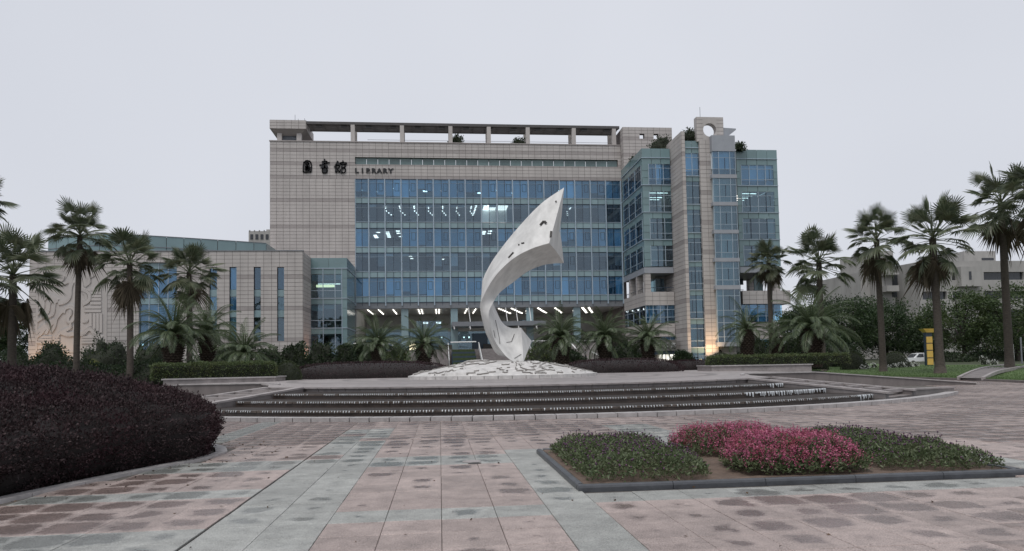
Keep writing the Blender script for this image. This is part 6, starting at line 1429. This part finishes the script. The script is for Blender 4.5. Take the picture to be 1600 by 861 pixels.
tp_ = thing('terraced_planter', (at(725, 560, 100).x, 97, 1.3), 'stepped planter of clipped grass strips between the two stairs', 'planter'); a, c = at(706, 555, 102).x, at(744, 555, 102).x
for k in range(4):
    z = 1.6 + .62 * k; y = 97.5 + 2.1 * k; piece('planter_wall', MT['bar'], tp_, a, c, y, 106, z - .62, z); piece('grass_strip', MT['strip'], tp_, a + .1, c - .1, y + .1, y + 1.5, z, z + .35)
b = MB(); b.tube([at(552, 537, 106.3), at(622, 537, 106.3)], .09, 6); b.tube([at(704, 535, 106.3), at(744, 534, 106.3)], .09, 6); b.tube([at(832, 533, 106.3), at(886, 532.5, 106.3)], .09, 6); b.tube([at(893, 533, 106.3), at(930, 532, 106.3)], .07, 6)
tag(b.build('podium_rail', MT['whitepaint'], kind=None), 'white tubular rail along the edge of the entrance podium', 'railing')
rw = thing('ramp_wall', (at(915, 545, 98).x, 98, 1.3), 'pale stone ramp wall with a sloping white handrail beyond the dome', 'wall'); b = MB(); p0, p1 = at(893, 536, 98), at(936, 536, 98); b.box(p0.x, p1.x, 98, 98.4, 1.2, p0.z); b.build('wall', MT['paleslab'], rw)
b = MB(); b.tube([at(925, 550, 94), at(939, 557, 93)], .09, 6); b.tube([at(891, 535, 97.5), at(901, 546, 96)], .09, 6); b.build('handrail', MT['whitepaint'], rw)
# sloping planted banks either side
for i, (x0, x1, y, lab) in enumerate(((556, 606, 545, 'green planted bank beside the stairs, under the podium rail'), (832, 886, 540, 'green planted bank behind the sculpture foot'))):
    a, c = at(x0, y, 104).x, at(x1, y, 104).x; b = bush('planted_bank', ((a + c) / 2, 101.5, 1.2), ((c - a) / 2, 4.2, 3.0 if i == 0 else 2.8), lab, 'shrubs', 'hedgeleaf' if i else 'shrubleaf', 'greencore', 4, 4000, .24, 610 + i, .12, rough_=.12)

# ------------------------------------------------------------------ people on the stairs
def person(loc, H_, top, legs, label, seed, face=0.0, stride=.1):
    t = thing('person', loc, label, 'person'); s = H_ / 1.72
    J = {'pelvis': (0, 0, .95), 'chest': (0, .0, 1.28), 'neck': (0, 0, 1.48), 'head': (0, -.01, 1.6), 'top': (0, 0, 1.70), 'hl': (.09, 0, .90), 'hr': (-.09, 0, .90), 'kl': (.10, -stride, .5), 'kr': (-.10, stride * .6, .5), 'al': (.10, -stride * .6, .08), 'ar': (-.10, stride * 1.6, .10), 'fl': (.11, -stride * .6 - .14, .03), 'fr': (-.11, stride * 1.6 - .14, .05), 'sl': (.19, 0, 1.40), 'sr': (-.19, 0, 1.40), 'el': (.25, .05, 1.13), 'er': (-.25, -.03, 1.13), 'wl': (.25, -.06, .88), 'wr': (-.26, -.12, .89), 'gl': (.25, -.10, .80), 'gr': (-.26, -.16, .81)}
    Rr = {'pelvis': .135, 'chest': .15, 'neck': .055, 'head': .095, 'top': .06, 'hl': .10, 'hr': .10, 'kl': .065, 'kr': .065, 'al': .045, 'ar': .045, 'fl': .04, 'fr': .04, 'sl': .07, 'sr': .07, 'el': .047, 'er': .047, 'wl': .034, 'wr': .034, 'gl': .04, 'gr': .04}
    E_ = [('pelvis', 'chest'), ('chest', 'neck'), ('neck', 'head'), ('head', 'top'), ('pelvis', 'hl'), ('hl', 'kl'), ('kl', 'al'), ('al', 'fl'), ('pelvis', 'hr'), ('hr', 'kr'), ('kr', 'ar'), ('ar', 'fr'), ('chest', 'sl'), ('sl', 'el'), ('el', 'wl'), ('wl', 'gl'), ('chest', 'sr'), ('sr', 'er'), ('er', 'wr'), ('wr', 'gr')]
    ks = list(J); me = bpy.data.meshes.new('body'); me.from_pydata([tuple(np.array(J[k]) * s) for k in ks], [(ks.index(a), ks.index(b)) for a, b in E_], [])
    o = bpy.data.objects.new('body', me); COL.objects.link(o); md = o.modifiers.new('skin', 'SKIN'); 
    for i, k in enumerate(ks): me.skin_vertices[0].data[i].radius = (Rr[k] * s, Rr[k] * s * (.75 if k in ('chest', 'pelvis') else 1)); me.skin_vertices[0].data[i].use_root = (k == 'pelvis')
    o.modifiers.new('sub', 'SUBSURF').levels = 1; o.modifiers['sub'].render_levels = 1; bpy.context.view_layer.update()
    m2 = bpy.data.meshes.new_from_object(o.evaluated_get(bpy.context.evaluated_depsgraph_get())); bpy.data.objects.remove(o); m2.materials.clear()
    for mt in (M('skin_%d' % seed, (.38, .23, .17), .6), M('top_%d' % seed, top, .8), M('legs_%d' % seed, legs, .8), M('hair_%d' % seed, (.012, .01, .01), .5)): m2.materials.append(mt)
    for p in m2.polygons:
        z = p.center.z / s; x = abs(p.center.x) / s; p.use_smooth = True; p.material_index = 3 if z > 1.63 or (z > 1.54 and p.center.y > 0.02) else 0 if z > 1.46 or (x > .2 and z < 1.12) else 1 if z > .93 else 2
    ob = link('body', m2, t); t.rotation_euler = (0, 0, face); return t
p = at(915, 553, 92); person((p.x, 92, p.z - 1.05), 1.7, (.72, .72, .72), (.03, .03, .04), 'person in a white top walking past the ramp wall behind the dome', 1, 1.2)
p = at(670, 562, 96); person((p.x, 96, 1.22), 1.7, (.55, .55, .57), (.02, .02, .025), 'person in dark trousers at the foot of the stairs beside a date palm trunk', 2, 2.6)

# ------------------------------------------------------------------ concrete building beyond the trees
MT['concrete'] = M('weathered_concrete', (.35, .34, .325), .85, .22, .5, bump=.3, stretch=(1, 1, .35)); MT['dwin'] = M('dark_glass', (.03, .034, .04), .1, .3, spec=.6)
YC = 128.0
cb = thing('concrete_building', (at(1470, 560, YC).x, YC, .6), 'grey weathered concrete building with a balcony and dark strip windows behind the trees', 'building')
def cbox(nm, x0, x1, yt, yb, Y, dep, mt='concrete', par=cb):
    a, c = at(x0, yt, Y), at(x1, yb, Y); b = MB(); b.box(a.x, c.x, Y, Y + dep, c.z if yb < 575 else .3, a.z); return b.build(nm, MT[mt], par)
cbox('side_wall', 1344, 1366, 425, 580, YC + 4, 14); cbox('stair_tower', 1366, 1404, 392, 580, YC + 2, 12)
b = MB(); p = [at(1399, 414, YC + 3), at(1436, 409, YC - 3)]; b.prism([(p[0].x, YC + 3), (p[1].x, YC - 3), (p[1].x, YC + 6), (p[0].x, YC + 8)], .3, p[1].z); b.build('slanted_wall', MT['concrete'], cb)
z_t, z_b = at(1450, 408, YC - 3).z, .3; wx0, wx1 = at(1440, 430, YC - 3).x, at(1478, 430, YC - 3).x; ux0, ux1 = at(1487, 430, YC - 3).x, at(1501, 430, YC - 3).x; zw1, zw0 = at(1450, 425.5, YC - 3).z, at(1450, 438, YC - 3).z; X0c, X1c = at(1436, 430, YC - 3).x, at(1640, 430, YC - 3).x; vx0, vx1 = at(1537, 430, YC - 3).x, at(1600, 430, YC - 3).x
rows = [(zw1 - 3.6 * k, zw0 - 3.6 * k) for k in range(4)]; hl = [(a, c, lo, hi) for hi, lo in rows for a, c in ((wx0, wx1), (ux0, ux1), (vx0, vx1))]
b = MB(); holed(b, front(YC - 3), X0c, X1c, z_b, z_t, -.6, 0, hl); b.box(X0c, X1c, YC - 2.4, YC + 9, z_t - .6, z_t - .1); b.build('front_wall', MT['concrete'], cb)
for (a, c, lo, hi) in hl:
    n = max(2, round((c - a) / 1.5))
    for k in range(n): piece('window', MT['dwin'], cb, a + (c - a) * k / n + .04, a + (c - a) * (k + 1) / n - .04, YC - 2.5, YC - 2.4, lo, hi)
cbox('projecting_box', 1501, 1536, 416.5, 447, YC - 4.2, 3); cbox('box_slot', 1514, 1518.5, 424, 437, YC - 4.25, .1, 'dwin'); cbox('penthouse', 1506, 1556, 392.5, 408, YC + 4, 8); cbox('penthouse_slot', 1534, 1553, 403, 406.5, YC + 3.95, .1, 'dwin')
cbox('balcony_slab', 1386, 1405, 426, 429, YC, 2); cbox('balcony_parapet', 1386, 1405, 446, 455, YC, 2); cbox('balcony_door', 1394, 1403, 430, 446, YC + 1.9, .12, 'dwin'); cbox('lower_window', 1394, 1402, 455, 464, YC + 1.9, .12, 'dwin'); cbox('wall_recess', 1362, 1386, 432, 465, YC + 3.8, .3, 'darkwall' )
cbox('low_wall', 1350, 1420, 535, 580, YC - 20, 1)
# far tower block behind the wing
fb_ = thing('far_building', (at(404, 380, 210).x, 210, 1), 'far grey block with small windows showing over the low wing roof', 'building')
cbox('wall', 388.5, 424, 361, 575, 210, 15, 'concrete', fb_); cbox('roof_block', 416, 424, 358.5, 361, 211, 8, 'concrete', fb_)
for k in range(4): cbox('window', 391 + k * 8, 395.5 + k * 8, 366, 374, 209.9, .1, 'dwin', fb_); cbox('parapet_fin', 389 + k * 7.6, 390.6 + k * 7.6, 359.5, 361, 209.9, .4, 'concrete', fb_)

# ------------------------------------------------------------------ parked car, totem sign, posts
def car(loc, rz):
    t = thing('parked_car', loc, 'white sport utility car parked behind the lawn beside the yellow totem', 'car'); W = M('white_car_paint', (.75, .76, .77), .25, .03, spec=.6)
    def loft(secs, nm, mt, half, smooth=True):
        b = MB(); n = len(secs[0])
        for (y_, pr) in zip(half, secs):
            for x, z in pr: b.v.append((loc[0] + x, loc[1] + y_, loc[2] + z))
        for i in range(len(secs) - 1):
            for k in range(n): b.f.append((i * n + k, i * n + (k + 1) % n, (i + 1) * n + (k + 1) % n, (i + 1) * n + k))
        b.f += [tuple(range(n - 1, -1, -1)), tuple((len(secs) - 1) * n + k for k in range(n))]; return b.build(nm, mt, t, smooth)
    body = [(-2.2, .35), (-2.25, .7), (-2.1, .95), (-.9, 1.02), (1.2, 1.05), (2.15, .95), (2.25, .6), (2.2, .35)]
    loft([[(x * .97, z) for x, z in body], body, body, [(x * .97, z) for x, z in body]], 'body', W, (-.9, -.8, .8, .9), False)
    cab = [(-1.15, 1.0), (-.55, 1.52), (.2, 1.62), (1.4, 1.58), (2.0, 1.04)]; loft([[(x * .96, z) for x, z in cab], cab, cab, [(x * .96, z) for x, z in cab]], 'cabin', W, (-.74, -.66, .66, .74), False)
    for x0, x1 in (((-.85), .1), (.2, 1.0), (1.08, 1.7)):
        b = MB(); zt = 1.50; b.hexa([(loc[0] + x0, loc[1] - .80, loc[2] + 1.08), (loc[0] + x1, loc[1] - .80, loc[2] + 1.08), (loc[0] + x1, loc[1] - .6, loc[2] + 1.08), (loc[0] + x0, loc[1] - .6, loc[2] + 1.08), (loc[0] + x0 + (.38 if x0 < 0 else 0), loc[1] - .755, loc[2] + zt), (loc[0] + x1 - (.22 if x1 > 1.5 else 0), loc[1] - .755, loc[2] + zt), (loc[0] + x1 - (.22 if x1 > 1.5 else 0), loc[1] - .6, loc[2] + zt), (loc[0] + x0 + (.38 if x0 < 0 else 0), loc[1] - .6, loc[2] + zt)]); b.build('side_window', MT['dwin'], t)
    b = MB(); b.quad((loc[0] - 1.14, loc[1] - .6, loc[2] + 1.08), (loc[0] - 1.14, loc[1] + .6, loc[2] + 1.08), (loc[0] - .62, loc[1] + .58, loc[2] + 1.5), (loc[0] - .62, loc[1] - .58, loc[2] + 1.5)); b.build('windscreen', MT['dwin'], t)
    for x in (-1.4, 1.4):
        for y in (-.84, .84):
            b = MB(); b.tube([(loc[0] + x, loc[1] + y - .11, loc[2] + .34), (loc[0] + x, loc[1] + y + .11, loc[2] + .34)], .34, 18); w = b.build('wheel', M('tyre', (.02, .02, .02), .8), t); b = MB(); b.tube([(loc[0] + x, loc[1] + y - .12, loc[2] + .34), (loc[0] + x, loc[1] + y + .12, loc[2] + .34)], .2, 14); b.build('rim', MT['metal'], w)
    for y in (-.6, .6): piece('headlight', MT['whitepaint'], t, loc[0] - 2.27, loc[0] - 2.2, loc[1] + y - .18, loc[1] + y + .18, loc[2] + .72, loc[2] + .86)
p = at(1436, 565, 84); car((p.x, 84, .45), 0)
MT['gold'] = M('yellow_panel', (.62, .40, .09), .45, .12, 2); p = at(1453.5, 560, 70); ts = thing('totem_sign', (p.x, 70, .6), 'yellow paneled totem sign with a flared yellow cap beside a palm trunk', 'sign')
zz_ = [at(1454, y, 70).z for y in (570, 560, 558.5, 548, 546.5, 537, 535.5, 526)]
b = MB(); b.box(p.x - .36, p.x + .36, 70.05, 70.4, .5, at(1454, 516, 70).z); b.build('post', MT['bar'], ts)
for k in range(4): piece('sign_panel', MT['gold'], ts, p.x - .32, p.x + .32, 69.97, 70.05, zz_[k * 2], zz_[k * 2 + 1])
z0, z1 = at(1454, 519.5, 70).z, at(1454, 513.5, 70).z; b = MB(); b.hexa([(p.x - .35, 69.9, z0), (p.x + .5, 69.9, z0), (p.x + .5, 70.5, z0), (p.x - .35, 70.5, z0), (p.x - .75, 69.8, z1), (p.x + .6, 69.8, z1), (p.x + .6, 70.6, z1), (p.x - .75, 70.6, z1)]); b.build('cap', MT['gold'], ts)
p = at(1585, 570, 66); sp = thing('signpost', (p.x, 66, .6), 'slim white signpost with a short arm at the end of the lawn', 'signpost'); z1 = at(1583, 538, 66).z; b = MB(); b.tube([(p.x, 66, .5), (p.x - .07, 66, z1)], .06, 8); b.build('post', MT['whitepaint'], sp); b = MB(); b.box(p.x - .42, p.x - .05, 65.96, 66.04, z1 - .2, z1 - .06); b.build('arm', MT['whitepaint'], sp)
p = at(1597, 570, 72); b = MB(); b.tube([(p.x, 72, .5), (p.x, 72, at(1597, 527, 72).z)], .08, 8); tag(b.build('lamp_post', MT['metal']), 'thin grey post beside the slim white signpost', 'post')

# ------------------------------------------------------------------ garden floodlights that are lit
def flood(loc, aim, energy, col, label, spot=1.2, posts=True):
    t = thing('floodlight', loc, label, 'floodlight', 'lit garden floodlights'); L = Vector(loc)
    b = MB(); b.tube([L, L + Vector((0, 0, .35))], .04, 6); b.build('stand', MT['whitepaint'], t)
    b = MB(); b.box(L.x - .28, L.x + .28, L.y - .1, L.y + .1, L.z + .35, L.z + .55); hd_ = b.build('housing', MT['whitepaint'], t)
    b = MB(); b.box(L.x - .22, L.x + .22, L.y + .10, L.y + .13, L.z + .38, L.z + .54); b.build('lens', M('lens_%d' % int(L.x * 10), (1, 1, 1), .4, 0, emis=col, estr=6), hd_)
    l = bpy.data.lights.new('flood_lamp', 'SPOT'); l.energy = energy; l.color = col; l.spot_size = spot; l.spot_blend = .8; l.shadow_soft_size = .15; o = bpy.data.objects.new('flood_lamp', l); COL.objects.link(o); o.parent = t; o.location = (0, .2, .6); o.rotation_euler = (Vector(aim) - L - Vector((0, .2, .6))).to_track_quat('-Z', 'Y').to_euler()
p = at(56, 566, 98.5); flood((p.x, 98.6, 1.3), (p.x, YW, 5), 550, (1, .62, .36), 'lit floodlight washing the carved wing wall with warm light', 2.3)
p = at(138, 570, 85); flood((p.x, 84.2, 1.0), (p.x + .5, 88, 2.6), 700, (1, .95, .25), 'lit floodlight on a white stand shining into a dark shrub', 1.5)
p = at(482, 560, 99); flood((XW + 1.4, 103.5, 1.3), (XW, 103, 6), 420, (1, .55, .38), 'lit floodlight at the corner of the low wing', 2.2)
p = at(1112, 560, 98); flood((p.x + .6, 97.6, 1.3), (p.x, YP, 6), 1100, (1, .64, .34), 'lit floodlight below the stone column of the tower', 1.9)
